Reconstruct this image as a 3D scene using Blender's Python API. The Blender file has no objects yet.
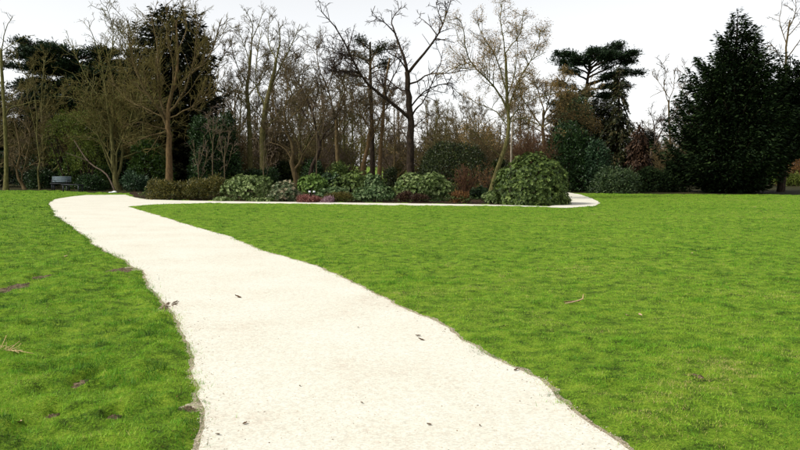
import bpy, math, random
import numpy as np
from mathutils import Vector
from mathutils.kdtree import KDTree
from mathutils.geometry import tessellate_polygon

R = math.radians
scene = bpy.context.scene
col = scene.collection

# ------------------------------------------------------------------ camera
CAM_Z, PITCH, F = 1.65, math.atan(61 / 800), 800.0
cd = bpy.data.cameras.new('camera')
cam = bpy.data.objects.new('camera', cd)
col.objects.link(cam)
cam.location = (0, 0, CAM_Z)
cam.rotation_euler = (R(90) - PITCH, 0, 0)
cd.sensor_width = 36
cd.lens = 36
cd.clip_end = 3000
scene.camera = cam

# ------------------------------------------------------------------ sky, sun, exposure
SUN_EL, SUN_AZ = R(46), R(250)          # azimuth clockwise from +Y: to the left of the camera, a little behind it
world = bpy.data.worlds.new('World')
scene.world = world
world.use_nodes = True
wn, wl = world.node_tree.nodes, world.node_tree.links
wn.clear()
sky = wn.new('ShaderNodeTexSky')
sky.sky_type = 'NISHITA'
sky.sun_disc = False
sky.sun_elevation = SUN_EL
sky.sun_rotation = SUN_AZ
sky.air_density = 1.0
sky.dust_density = 0.6
sky.ozone_density = 1.0
hs = wn.new('ShaderNodeHueSaturation')
hs.inputs['Saturation'].default_value = 0.10      # thin even overcast
bg = wn.new('ShaderNodeBackground')
bg.inputs['Strength'].default_value = 0.115
wo = wn.new('ShaderNodeOutputWorld')
wl.new(sky.outputs[0], hs.inputs['Color'])
wl.new(hs.outputs[0], bg.inputs['Color'])
wl.new(bg.outputs[0], wo.inputs['Surface'])

sd = bpy.data.lights.new('sun', 'SUN')
sd.energy = 2.7
sd.angle = R(12)
sd.color = (1.0, 0.95, 0.86)
sun = bpy.data.objects.new('sun', sd)
col.objects.link(sun)
sdir = Vector((math.sin(SUN_AZ) * math.cos(SUN_EL), math.cos(SUN_AZ) * math.cos(SUN_EL), math.sin(SUN_EL)))
sun.rotation_euler = sdir.to_track_quat('Z', 'Y').to_euler()
sun.location = sdir * 60

vs = scene.view_settings
vs.view_transform = 'Standard'
vs.look = 'None'
vs.gamma = 1
vs.exposure = 0.72
vs.use_curve_mapping = False

# ------------------------------------------------------------------ measuring helpers
cp, sp_ = math.cos(PITCH), math.sin(PITCH)
def P(x, y, d):
    """point at ground distance d (world Y) seen at photo pixel x, y"""
    u, v = (x - 400) / F, (225 - y) / F
    dy = cp + v * sp_
    dz = -sp_ + v * cp
    k = d / dy
    return np.array([u * k, d, CAM_Z + dz * k])
def G(x, y):
    """ground point under pixel x, y"""
    u, v = (x - 400) / F, (225 - y) / F
    dz = -sp_ + v * cp
    k = -CAM_Z / dz
    return np.array([u * k, (cp + v * sp_) * k])
def GX(x, d):
    """ground point at distance d in the column x"""
    q = P(x, 164, d)
    return np.array([q[0], d, 0.0])
def PX(d):
    return d / F                       # metres per pixel
def norm(a):
    return a / np.maximum(np.linalg.norm(a, axis=-1, keepdims=True), 1e-9)

# ------------------------------------------------------------------ mesh and object helpers
def mesh_np(name, verts, faces, tone=None, smooth=False):
    verts = np.asarray(verts, dtype=np.float32)
    faces = [np.asarray(f, dtype=np.int32) for f in faces if len(f)]
    me = bpy.data.meshes.new(name)
    me.vertices.add(len(verts))
    me.vertices.foreach_set('co', verts.ravel())
    nl = sum(f.size for f in faces)
    nf = sum(len(f) for f in faces)
    me.loops.add(nl)
    me.loops.foreach_set('vertex_index', np.concatenate([f.ravel() for f in faces]))
    me.polygons.add(nf)
    tot = np.concatenate([np.full(len(f), f.shape[1], dtype=np.int32) for f in faces])
    st = np.concatenate([[0], np.cumsum(tot)[:-1]]).astype(np.int32)
    me.polygons.foreach_set('loop_start', st)
    me.polygons.foreach_set('loop_total', tot)
    if smooth:
        me.polygons.foreach_set('use_smooth', np.ones(nf, dtype=bool))
    if tone is not None:
        a = me.attributes.new('tone', 'FLOAT', 'FACE')
        a.data.foreach_set('value', np.asarray(tone, dtype=np.float32))
    me.update(calc_edges=True)
    me.validate()
    return me
def link(name, me, mat, parent=None, label=None, cat=None, group=None, kind=None):
    if mat is not None and len(me.materials) == 0:
        me.materials.append(mat)
    o = bpy.data.objects.new(name, me)
    col.objects.link(o)
    if parent is not None:
        o.parent = parent
    if label: o['label'] = label
    if cat: o['category'] = cat
    if group: o['group'] = group
    if kind: o['kind'] = kind
    if parent is not None and name in FINE: o['kind'] = 'stuff'
    return o
FINE = {'crown', 'branches', 'boughs', 'twigs', 'stems', 'buds', 'foliage', 'stalks'}
def thing(name, label, cat, loc, group=None):
    o = bpy.data.objects.new(name, None)
    o.empty_display_size = 0.2
    col.objects.link(o)
    o.location = [float(c) for c in loc]
    o['label'] = label
    o['category'] = cat
    if group: o['group'] = group
    return o
def copy_thing(src, label, loc, rz=0.0, s=1.0, group=None):
    o = src.copy()
    col.objects.link(o)
    o.location = [float(c) for c in loc]
    o.rotation_euler = (0, 0, rz)
    o.scale = (s, s, s)
    o['label'] = label
    if group: o['group'] = group
    for ch in list(src.children):
        c = ch.copy()
        col.objects.link(c)
        c.parent = o
        for g in list(ch.children):
            e = g.copy()
            col.objects.link(e)
            e.parent = c
    return o
def box(cx, cy, cz, sx, sy, sz):
    v = np.array([[x, y, z] for x in (-.5, .5) for y in (-.5, .5) for z in (-.5, .5)]) * [sx, sy, sz] + [cx, cy, cz]
    f = np.array([[0, 1, 3, 2], [4, 6, 7, 5], [0, 4, 5, 1], [2, 3, 7, 6], [0, 2, 6, 4], [1, 5, 7, 3]])
    return v, f

# ------------------------------------------------------------------ materials
def new_mat(name):
    m = bpy.data.materials.new(name)
    m.use_nodes = True
    n, l = m.node_tree.nodes, m.node_tree.links
    n.clear()
    out = n.new('ShaderNodeOutputMaterial')
    b = n.new('ShaderNodeBsdfPrincipled')
    l.new(b.outputs[0], out.inputs['Surface'])
    return m, n, l, b, out
def ramp(n, stops):
    r = n.new('ShaderNodeValToRGB')
    e = r.color_ramp.elements
    while len(e) < len(stops): e.new(0.5)
    for i, (p, c) in enumerate(stops):
        e[i].position = p
        e[i].color = (*c, 1)
    return r
def noise(n, l, scale, detail=4, rough=0.55, coord=None, vec=None):
    t = n.new('ShaderNodeTexNoise')
    t.inputs['Scale'].default_value = scale
    t.inputs['Detail'].default_value = detail
    t.inputs['Roughness'].default_value = rough
    if coord is not None: l.new(coord, t.inputs['Vector'])
    return t
def leaf_mat(name, stops, rough=0.45, trans=0.2, spec=0.4, patch=0.0):
    m, n, l, b, out = new_mat(name)
    a = n.new('ShaderNodeAttribute')
    a.attribute_name = 'tone'
    r = ramp(n, stops)
    fac = a.outputs['Fac']
    if patch:
        geo = n.new('ShaderNodeNewGeometry')
        t = noise(n, l, 1.1, 3, coord=geo.outputs['Position'])
        mm = n.new('ShaderNodeMath'); mm.operation = 'MULTIPLY_ADD'
        l.new(t.outputs['Fac'], mm.inputs[0]); mm.inputs[1].default_value = patch; 
        sb = n.new('ShaderNodeMath'); sb.operation = 'SUBTRACT'
        l.new(a.outputs['Fac'], sb.inputs[0]); sb.inputs[1].default_value = patch * 0.5
        l.new(sb.outputs[0], mm.inputs[2])
        fac = mm.outputs[0]
    l.new(fac, r.inputs['Fac'])
    l.new(r.outputs[0], b.inputs['Base Color'])
    b.inputs['Roughness'].default_value = rough
    b.inputs['Specular IOR Level'].default_value = spec
    if trans:
        tr = n.new('ShaderNodeBsdfTranslucent')
        l.new(r.outputs[0], tr.inputs['Color'])
        mx = n.new('ShaderNodeMixShader')
        mx.inputs['Fac'].default_value = trans
        l.new(b.outputs[0], mx.inputs[1])
        l.new(tr.outputs[0], mx.inputs[2])
        l.new(mx.outputs[0], out.inputs['Surface'])
    return m
def bark_mat(name, c1, c2, c3, scale=3.0):
    m, n, l, b, out = new_mat(name)
    geo = n.new('ShaderNodeNewGeometry')
    mp = n.new('ShaderNodeMapping')
    mp.inputs['Scale'].default_value = (1, 1, 0.25)
    l.new(geo.outputs['Position'], mp.inputs['Vector'])
    t = noise(n, l, scale * 6, 6, 0.65, mp.outputs[0])
    r = ramp(n, [(0.3, c1), (0.52, c2), (0.72, c3)])
    l.new(t.outputs['Fac'], r.inputs['Fac'])
    l.new(r.outputs[0], b.inputs['Base Color'])
    bp = n.new('ShaderNodeBump')
    bp.inputs['Strength'].default_value = 0.7
    bp.inputs['Distance'].default_value = 0.03
    l.new(t.outputs['Fac'], bp.inputs['Height'])
    l.new(bp.outputs[0], b.inputs['Normal'])
    b.inputs['Roughness'].default_value = 0.9
    b.inputs['Specular IOR Level'].default_value = 0.15
    return m
def plain_mat(name, c1, c2, scale=8, rough=0.8, spec=0.3, bump=0.2):
    m, n, l, b, out = new_mat(name)
    tc = n.new('ShaderNodeTexCoord')
    t = noise(n, l, scale, 5, 0.6, tc.outputs['Object'])
    r = ramp(n, [(0.3, c1), (0.7, c2)])
    l.new(t.outputs['Fac'], r.inputs['Fac'])
    l.new(r.outputs[0], b.inputs['Base Color'])
    bp = n.new('ShaderNodeBump'); bp.inputs['Strength'].default_value = bump; bp.inputs['Distance'].default_value = 0.01
    l.new(t.outputs['Fac'], bp.inputs['Height'])
    l.new(bp.outputs[0], b.inputs['Normal'])
    b.inputs['Roughness'].default_value = rough
    b.inputs['Specular IOR Level'].default_value = spec
    return m

def ground_mat(name, stops, s1, s2, bump=0.4, dist=0.03, fine=None):
    m, n, l, b, out = new_mat(name)
    geo = n.new('ShaderNodeNewGeometry')
    pos = geo.outputs['Position']
    t1 = noise(n, l, s1, 5, 0.6, pos)
    t2 = noise(n, l, s2, 6, 0.7, pos)
    ad = n.new('ShaderNodeMath'); ad.operation = 'MULTIPLY_ADD'
    l.new(t2.outputs['Fac'], ad.inputs[0]); ad.inputs[1].default_value = 0.5
    hf = n.new('ShaderNodeMath'); hf.operation = 'MULTIPLY'
    l.new(t1.outputs['Fac'], hf.inputs[0]); hf.inputs[1].default_value = 0.5
    l.new(hf.outputs[0], ad.inputs[2])
    r = ramp(n, stops)
    l.new(ad.outputs[0], r.inputs['Fac'])
    cout = r.outputs[0]
    if fine:
        vo = n.new('ShaderNodeTexVoronoi')
        vo.inputs['Scale'].default_value = fine[0]
        l.new(pos, vo.inputs['Vector'])
        hsv = n.new('ShaderNodeSeparateColor')
        l.new(vo.outputs['Color'], hsv.inputs[0])
        mr = n.new('ShaderNodeMapRange')
        mr.inputs['To Min'].default_value = 1 - fine[1]
        mr.inputs['To Max'].default_value = 1 + fine[1] * 0.6
        l.new(hsv.outputs[0], mr.inputs['Value'])
        mx = n.new('ShaderNodeVectorMath'); mx.operation = 'SCALE'
        l.new(cout, mx.inputs[0]); l.new(mr.outputs[0], mx.inputs['Scale'])
        cout = mx.outputs[0]
    l.new(cout, b.inputs['Base Color'])
    bp = n.new('ShaderNodeBump'); bp.inputs['Strength'].default_value = bump; bp.inputs['Distance'].default_value = dist
    l.new(t2.outputs['Fac'], bp.inputs['Height'])
    l.new(bp.outputs[0], b.inputs['Normal'])
    b.inputs['Roughness'].default_value = 0.95
    b.inputs['Specular IOR Level'].default_value = 0.1
    return m

M = {}
M['lawn'] = ground_mat('lawn_soil', [(0.34, (0.045, 0.062, 0.010)), (0.5, (0.115, 0.195, 0.016)), (0.66, (0.20, 0.25, 0.045))], 2.2, 18.0, 0.8, 0.05)
M['path'] = ground_mat('path_sand', [(0.31, (0.52, 0.465, 0.385)), (0.45, (0.60, 0.578, 0.49)), (0.60, (0.64, 0.625, 0.545))], 0.9, 14.0, 0.35, 0.012, (70.0, 0.16))
M['bed'] = ground_mat('bed_soil', [(0.35, (0.012, 0.008, 0.005)), (0.5, (0.035, 0.022, 0.013)), (0.65, (0.075, 0.045, 0.025))], 1.0, 12.0, 0.9, 0.06, (25.0, 0.4))
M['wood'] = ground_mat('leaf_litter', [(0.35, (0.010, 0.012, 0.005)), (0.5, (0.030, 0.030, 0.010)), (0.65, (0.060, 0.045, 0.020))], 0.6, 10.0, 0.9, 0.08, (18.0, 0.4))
M['verge'] = ground_mat('trodden_earth', [(0.36, (0.13, 0.125, 0.055)), (0.5, (0.34, 0.295, 0.205)), (0.64, (0.52, 0.46, 0.37))], 5.0, 45.0, 0.8, 0.02, (80.0, 0.3))
M['turf'] = ground_mat('turf', [(0.38, (0.030, 0.055, 0.006)), (0.5, (0.120, 0.220, 0.014)), (0.62, (0.24, 0.34, 0.030))], 5.5, 38.0, 1.0, 0.03, (140.0, 0.35))
M['soil'] = ground_mat('bare_soil', [(0.36, (0.03, 0.020, 0.012)), (0.5, (0.12, 0.085, 0.055)), (0.64, (0.30, 0.225, 0.15))], 14.0, 60.0, 0.9, 0.02, (90.0, 0.35))
M['grass'] = leaf_mat('grass_blade', [(0.0, (0.022, 0.075, 0.005)), (0.25, (0.080, 0.245, 0.011)), (0.55, (0.210, 0.430, 0.022)), (0.80, (0.345, 0.515, 0.045)), (0.92, (0.36, 0.36, 0.075)), (1.0, (0.46, 0.38, 0.16))], 0.55, 0.3, 0.2, 0.28)
M['bark'] = bark_mat('bark_olive', (0.035, 0.024, 0.012), (0.105, 0.075, 0.034), (0.20, 0.15, 0.070))
M['bark_warm'] = bark_mat('bark_warm', (0.045, 0.030, 0.014), (0.125, 0.080, 0.036), (0.21, 0.14, 0.066))
M['bark_dark'] = bark_mat('bark_dark', (0.010, 0.007, 0.005), (0.032, 0.022, 0.015), (0.085, 0.06, 0.038))
M['bark_green'] = bark_mat('bark_green', (0.035, 0.035, 0.012), (0.11, 0.10, 0.035), (0.21, 0.18, 0.075))
M['bark_pale'] = bark_mat('bark_pale', (0.06, 0.05, 0.04), (0.24, 0.20, 0.15), (0.45, 0.40, 0.32))
M['twig'] = bark_mat('twig_brown', (0.055, 0.042, 0.024), (0.10, 0.076, 0.042), (0.16, 0.12, 0.066))
M['twig_olive'] = bark_mat('twig_olive', (0.065, 0.055, 0.017), (0.125, 0.102, 0.032), (0.20, 0.158, 0.056))
M['twig_dark'] = bark_mat('twig_dark', (0.012, 0.008, 0.008), (0.03, 0.02, 0.018), (0.06, 0.042, 0.032))
M['twig_red'] = bark_mat('twig_red', (0.045, 0.024, 0.014), (0.095, 0.050, 0.028), (0.15, 0.08, 0.042))
M['twig_grey'] = bark_mat('twig_grey', (0.08, 0.058, 0.045), (0.15, 0.11, 0.085), (0.24, 0.18, 0.14))
M['twig_tan'] = bark_mat('twig_tan', (0.065, 0.052, 0.025), (0.12, 0.094, 0.043), (0.19, 0.145, 0.066))

def g3(a, b, c, **k): return [(0.05, a), (0.5, b), (0.95, c)]
M['conifer'] = leaf_mat('conifer_dark', g3((0.004, 0.009, 0.004), (0.010, 0.021, 0.007), (0.030, 0.050, 0.014)), 0.8, 0.06, 0.08, 0.3)
M['conifer_brown'] = leaf_mat('conifer_brown', g3((0.005, 0.008, 0.003), (0.013, 0.018, 0.006), (0.035, 0.036, 0.011)), 0.6, 0.08, 0.2, 0.5)
M['cedar'] = leaf_mat('cedar_needles', g3((0.006, 0.013, 0.006), (0.015, 0.032, 0.013), (0.036, 0.066, 0.026)), 0.6, 0.08, 0.2, 0.3)
M['pine'] = leaf_mat('pine_needles', g3((0.008, 0.013, 0.005), (0.024, 0.034, 0.012), (0.06, 0.065, 0.022)), 0.6, 0.1, 0.2, 0.3)
M['holly'] = leaf_mat('holly_leaf', g3((0.005, 0.014, 0.004), (0.015, 0.040, 0.009), (0.045, 0.095, 0.020)), 0.5, 0.1, 0.3, 0.4)
M['holly_blue'] = leaf_mat('holly_blue', g3((0.007, 0.020, 0.008), (0.022, 0.052, 0.022), (0.06, 0.115, 0.048)), 0.5, 0.1, 0.3, 0.3)
M['laurel'] = leaf_mat('laurel_leaf', g3((0.012, 0.032, 0.006), (0.045, 0.10, 0.014), (0.13, 0.21, 0.035)), 0.35, 0.15, 0.5, 0.5)
M['ivy'] = leaf_mat('ivy_leaf', g3((0.005, 0.010, 0.003), (0.020, 0.026, 0.007), (0.065, 0.050, 0.016)), 0.5, 0.08, 0.3, 0.4)
M['moss'] = leaf_mat('olive_leaf', g3((0.03, 0.042, 0.006), (0.085, 0.115, 0.016), (0.17, 0.21, 0.035)), 0.6, 0.2, 0.2, 0.4)
M['rhodo'] = leaf_mat('rhododendron_leaf', g3((0.013, 0.027, 0.005), (0.055, 0.092, 0.017), (0.19, 0.255, 0.065)), 0.5, 0.15, 0.22, 0.5)
M['rhodo_silver'] = leaf_mat('rhododendron_silver', g3((0.020, 0.042, 0.008), (0.098, 0.150, 0.034), (0.33, 0.40, 0.17)), 0.5, 0.15, 0.22, 0.5)
M['rhodo_blue'] = leaf_mat('rhododendron_blue', g3((0.014, 0.036, 0.009), (0.062, 0.115, 0.034), (0.25, 0.33, 0.15)), 0.5, 0.15, 0.22, 0.5)
M['rhodo_green'] = leaf_mat('rhododendron_green', g3((0.018, 0.042, 0.006), (0.075, 0.14, 0.020), (0.19, 0.29, 0.06)), 0.5, 0.15, 0.22, 0.5)
M['variegated'] = leaf_mat('variegated_leaf', g3((0.03, 0.055, 0.02), (0.13, 0.17, 0.085), (0.46, 0.36, 0.24)), 0.5, 0.15, 0.22, 0.5)
M['olive'] = leaf_mat('olive_shrub', g3((0.022, 0.024, 0.006), (0.075, 0.078, 0.014), (0.19, 0.15, 0.03)), 0.5, 0.15, 0.3, 0.5)
M['olive_low'] = leaf_mat('olive_low', g3((0.03, 0.022, 0.006), (0.085, 0.075, 0.015), (0.17, 0.15, 0.03)), 0.6, 0.15, 0.2, 0.3)
M['yew'] = leaf_mat('yew_leaf', g3((0.005, 0.010, 0.003), (0.017, 0.029, 0.006), (0.055, 0.075, 0.014)), 0.5, 0.08, 0.3, 0.5)
M['pink'] = leaf_mat('heather_flower', g3((0.05, 0.022, 0.014), (0.19, 0.065, 0.055), (0.46, 0.24, 0.20)), 0.6, 0.2, 0.2, 0.3)
M['mauve'] = leaf_mat('heather_mauve', g3((0.09, 0.04, 0.05), (0.28, 0.16, 0.20), (0.55, 0.42, 0.44)), 0.6, 0.2, 0.2, 0.2)
M['russet'] = leaf_mat('russet_leaf', g3((0.05, 0.022, 0.008), (0.13, 0.06, 0.02), (0.24, 0.13, 0.04)), 0.6, 0.2, 0.2, 0.4)
M['brown_leaf'] = leaf_mat('brown_leaf', g3((0.016, 0.009, 0.005), (0.042, 0.022, 0.012), (0.09, 0.05, 0.026)), 0.6, 0.1, 0.2, 0.4)
M['ochre'] = leaf_mat('ochre_bud', g3((0.12, 0.07, 0.02), (0.26, 0.16, 0.05), (0.42, 0.28, 0.11)), 0.6, 0.3, 0.2, 0.3)
M['pinkbud'] = leaf_mat('pale_bud', g3((0.16, 0.09, 0.06), (0.28, 0.18, 0.13), (0.42, 0.31, 0.25)), 0.6, 0.3, 0.2, 0.3)
M['juniper'] = leaf_mat('juniper', g3((0.010, 0.024, 0.008), (0.035, 0.065, 0.022), (0.10, 0.14, 0.05)), 0.5, 0.1, 0.3, 0.3)
M['straw'] = plain_mat('straw', (0.38, 0.26, 0.11), (0.60, 0.47, 0.24), 20)
M['deadleaf'] = plain_mat('dead_leaf', (0.05, 0.028, 0.014), (0.14, 0.08, 0.04), 20)
M['paleleaf'] = plain_mat('pale_leaf', (0.35, 0.22, 0.12), (0.55, 0.42, 0.28), 20)
M['pebble'] = plain_mat('pebble', (0.36, 0.29, 0.21), (0.62, 0.55, 0.44), 3)
M['bench_grey'] = plain_mat('weathered_bench', (0.11, 0.15, 0.17), (0.20, 0.25, 0.28), 6, 0.7)
M['bench_dark'] = plain_mat('dark_bench', (0.012, 0.014, 0.02), (0.035, 0.04, 0.05), 6, 0.6)
M['white'] = plain_mat('white_plastic', (0.62, 0.66, 0.68), (0.80, 0.82, 0.82), 6, 0.45)

# ------------------------------------------------------------------ numeric helpers
def vnoise(xy, scale, seed):
    """smooth value noise 0..1"""
    rs = np.random.RandomState(seed)
    tab = rs.rand(64, 64)
    p = np.asarray(xy) * scale + 1000.0
    i = np.floor(p).astype(int)
    f = p - i
    f = f * f * (3 - 2 * f)
    x0, y0 = i[:, 0] % 64, i[:, 1] % 64
    x1, y1 = (x0 + 1) % 64, (y0 + 1) % 64
    a = tab[x0, y0] * (1 - f[:, 0]) + tab[x1, y0] * f[:, 0]
    b = tab[x0, y1] * (1 - f[:, 0]) + tab[x1, y1] * f[:, 0]
    return a * (1 - f[:, 1]) + b * f[:, 1]
def inside(poly, xy):
    poly = np.asarray(poly)
    x, y = xy[:, 0], xy[:, 1]
    c = np.zeros(len(xy), bool)
    x0, y0 = poly[:, 0], poly[:, 1]
    x1, y1 = np.roll(x0, -1), np.roll(y0, -1)
    for a, b, e, f in zip(x0, y0, x1, y1):
        if b == f: continue
        t = ((b > y) != (f > y)) & (x < (e - a) * (y - b) / (f - b) + a)
        c ^= t
    return c
def catmull(p, n):
    p = np.asarray(p, float)
    if len(p) == 2:
        t = np.linspace(0, 1, n)[:, None]
        return p[0] * (1 - t) + p[1] * t
    q = np.vstack([2 * p[0] - p[1], p, 2 * p[-1] - p[-2]])
    s = np.linspace(0, len(p) - 1 - 1e-6, n)
    i = s.astype(int)
    t = (s - i)[:, None]
    a, b, c, d = q[i], q[i + 1], q[i + 2], q[i + 3]
    return 0.5 * (2 * b + (c - a) * t + (2 * a - 5 * b + 4 * c - d) * t ** 2 + (3 * b - a - 3 * c + d) * t ** 3)
def ragged(poly, step, amp, seed, closed=True):
    """resample an outline and fray it"""
    poly = np.asarray(poly, float)
    out = []
    n = len(poly)
    for i in range(n):
        a, b = poly[i], poly[(i + 1) % n]
        L = np.linalg.norm(b - a)
        dm = min(a[1], b[1])
        k = max(1, int(L / (step * max(1.0, dm / 8))))
        for j in range(k):
            out.append(a + (b - a) * j / k)
    out = np.array(out)
    t = np.roll(out, -1, 0) - np.roll(out, 1, 0)
    t = norm(t)
    nn = np.stack([-t[:, 1], t[:, 0]], 1)
    w = (vnoise(out, 1.1, seed) - .5) * 1.3 + (vnoise(out, 3.1, seed + 1) - .5) * 0.9 + np.where(out[:, 1] < 16, (vnoise(out, 8, seed + 2) - .5) * 0.5, 0)
    return out + nn * (w * amp)[:, None]
def warp(xy, a):
    """frays where turf stops: shifted by small random eddies"""
    q = xy.copy()
    for sc, w, sd in ((1.6, 1.0, 61), (4.5, .7, 63), (13, .45, 65)):
        q[:, 0] += (vnoise(xy, sc, sd) - .5) * a * w * 2
        q[:, 1] += (vnoise(xy, sc, sd + 1) - .5) * a * w * 2
    return q
def sheet(name, poly, z, mat, **kw):
    poly = np.asarray(poly)
    v = np.column_stack([poly, np.full(len(poly), z)])
    tr = tessellate_polygon([[Vector(q) for q in v]])
    f = np.array(tr, dtype=np.int32)
    a, b, c = v[f[:, 0]], v[f[:, 1]], v[f[:, 2]]
    flip = np.cross(b - a, c - a)[:, 2] < 0
    f[flip] = f[flip][:, ::-1]
    return link(name, mesh_np(name, v, [f]), mat, **kw)

def tubes(lines, sides):
    """lines: list of (pts, radii); grouped by length and built at once"""
    V, Fq, off = [], [], 0
    by = {}
    for p, r in lines: by.setdefault(len(p), []).append((p, r))
    for n, ls in by.items():
        p = np.array([a for a, _ in ls], float)
        r = np.array([b for _, b in ls], float)
        t = norm(np.gradient(p, axis=1))
        mt = norm(t.mean(1))
        ref = np.where(np.abs(mt[:, 2:3]) > 0.8, np.array([[1.0, 0, 0]]), np.array([[0, 0, 1.0]]))
        u = norm(np.cross(t, ref[:, None, :]))
        v = np.cross(t, u)
        an = np.arange(sides) * 2 * np.pi / sides
        ring = p[:, :, None, :] + r[:, :, None, None] * (np.cos(an)[:, None] * u[:, :, None, :] + np.sin(an)[:, None] * v[:, :, None, :])
        m = len(ls)
        idx = np.arange(m * n * sides).reshape(m, n, sides) + off
        a = idx[:, :-1]; b = idx[:, 1:]
        q = np.stack([a, np.roll(a, -1, 2), np.roll(b, -1, 2), b], -1).reshape(-1, 4)
        V.append(ring.reshape(-1, 3)); Fq.append(q)
        off += m * n * sides
    return np.vstack(V), np.vstack(Fq)
def tube_obj(name, lines, sides, mat, parent, origin, label=None):
    if not lines: return None
    v, f = tubes(lines, sides)
    return link(name, mesh_np(name, v - origin, [f], smooth=True), mat, parent, label)
def leaves(Pt, axis, nrm, L, W, fold=0.25):
    axis = norm(axis)
    side = norm(np.cross(axis, nrm))
    n2 = np.cross(side, axis)
    L = np.broadcast_to(L, (len(Pt),))[:, None]
    W = np.broadcast_to(W, (len(Pt),))[:, None]
    a = Pt
    m = Pt + axis * L * 0.5
    b = m + side * W * 0.5 + n2 * W * fold
    c = Pt + axis * L
    d = m - side * W * 0.5 + n2 * W * fold
    v = np.stack([a, b, c, d], 1).reshape(-1, 3)
    f = np.arange(len(v)).reshape(-1, 4)
    return v, f
def leaf_obj(name, parts, mat, parent, origin, label=None, kind=None):
    """parts: list of (verts, quads, tone)"""
    V, Q, T, off = [], [], [], 0
    for v, f, t in parts:
        V.append(v); Q.append(f + off); T.append(t); off += len(v)
    return link(name, mesh_np(name, np.vstack(V) - origin, [np.vstack(Q)], np.concatenate(T)), mat, parent, label, kind=kind)

# ------------------------------------------------------------------ branch growth
def wander(rng, p, d, L, n, wig, up):
    pts = [np.array(p, float)]
    d = np.array(d, float)
    for i in range(n - 1):
        d = d + rng.normal(0, wig, 3) + [0, 0, up]
        d = d / (np.linalg.norm(d) + 1e-9)
        pts.append(pts[-1] + d * L / (n - 1))
    return np.array(pts)
def sub(rng, pts, rad, dens, lf, ang, n, wig, up, tmin=0.2, rmin=0.006, rk=0.6, lmax=9.0, lmin=0.15, tip=0.35, flat=0.0, thick=0.017):
    seg = np.linalg.norm(np.diff(pts, axis=0), axis=1)
    cum = np.concatenate([[0], np.cumsum(seg)])
    L = cum[-1]
    k = rng.poisson(max(0.0, dens * L * (1 - tmin)))
    if dens * L > 0.6 and k == 0: k = 1
    out = []
    for _ in range(k):
        t = tmin + (1 - tmin) * rng.rand() ** 0.85
        s = t * L
        i = min(np.searchsorted(cum, s) - 1, len(seg) - 1); i = max(i, 0)
        w = (s - cum[i]) / max(seg[i], 1e-6)
        p = pts[i] * (1 - w) + pts[i + 1] * w
        r = rad[i] * (1 - w) + rad[i + 1] * w
        tg = pts[i + 1] - pts[i]; tg = tg / (np.linalg.norm(tg) + 1e-9)
        q = rng.normal(0, 1, 3); q[2] *= (1 - flat)
        q = q - tg * q.dot(tg); q = q / (np.linalg.norm(q) + 1e-9)
        a = R(ang[0] + (ang[1] - ang[0]) * rng.rand())
        d = tg * math.cos(a) + q * math.sin(a)
        cl = min(lmax, max(lmin, L * (lf[0] + (lf[1] - lf[0]) * rng.rand()) * (1.15 - 0.65 * t)))
        c = wander(rng, p, d, cl, n, wig, up)
        r0 = max(rmin * 1.3, r * rk)
        r0 = min(r0, cl * thick + rmin)
        out.append((c, np.linspace(r0, max(rmin, r0 * tip), n)))
    return out

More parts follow.
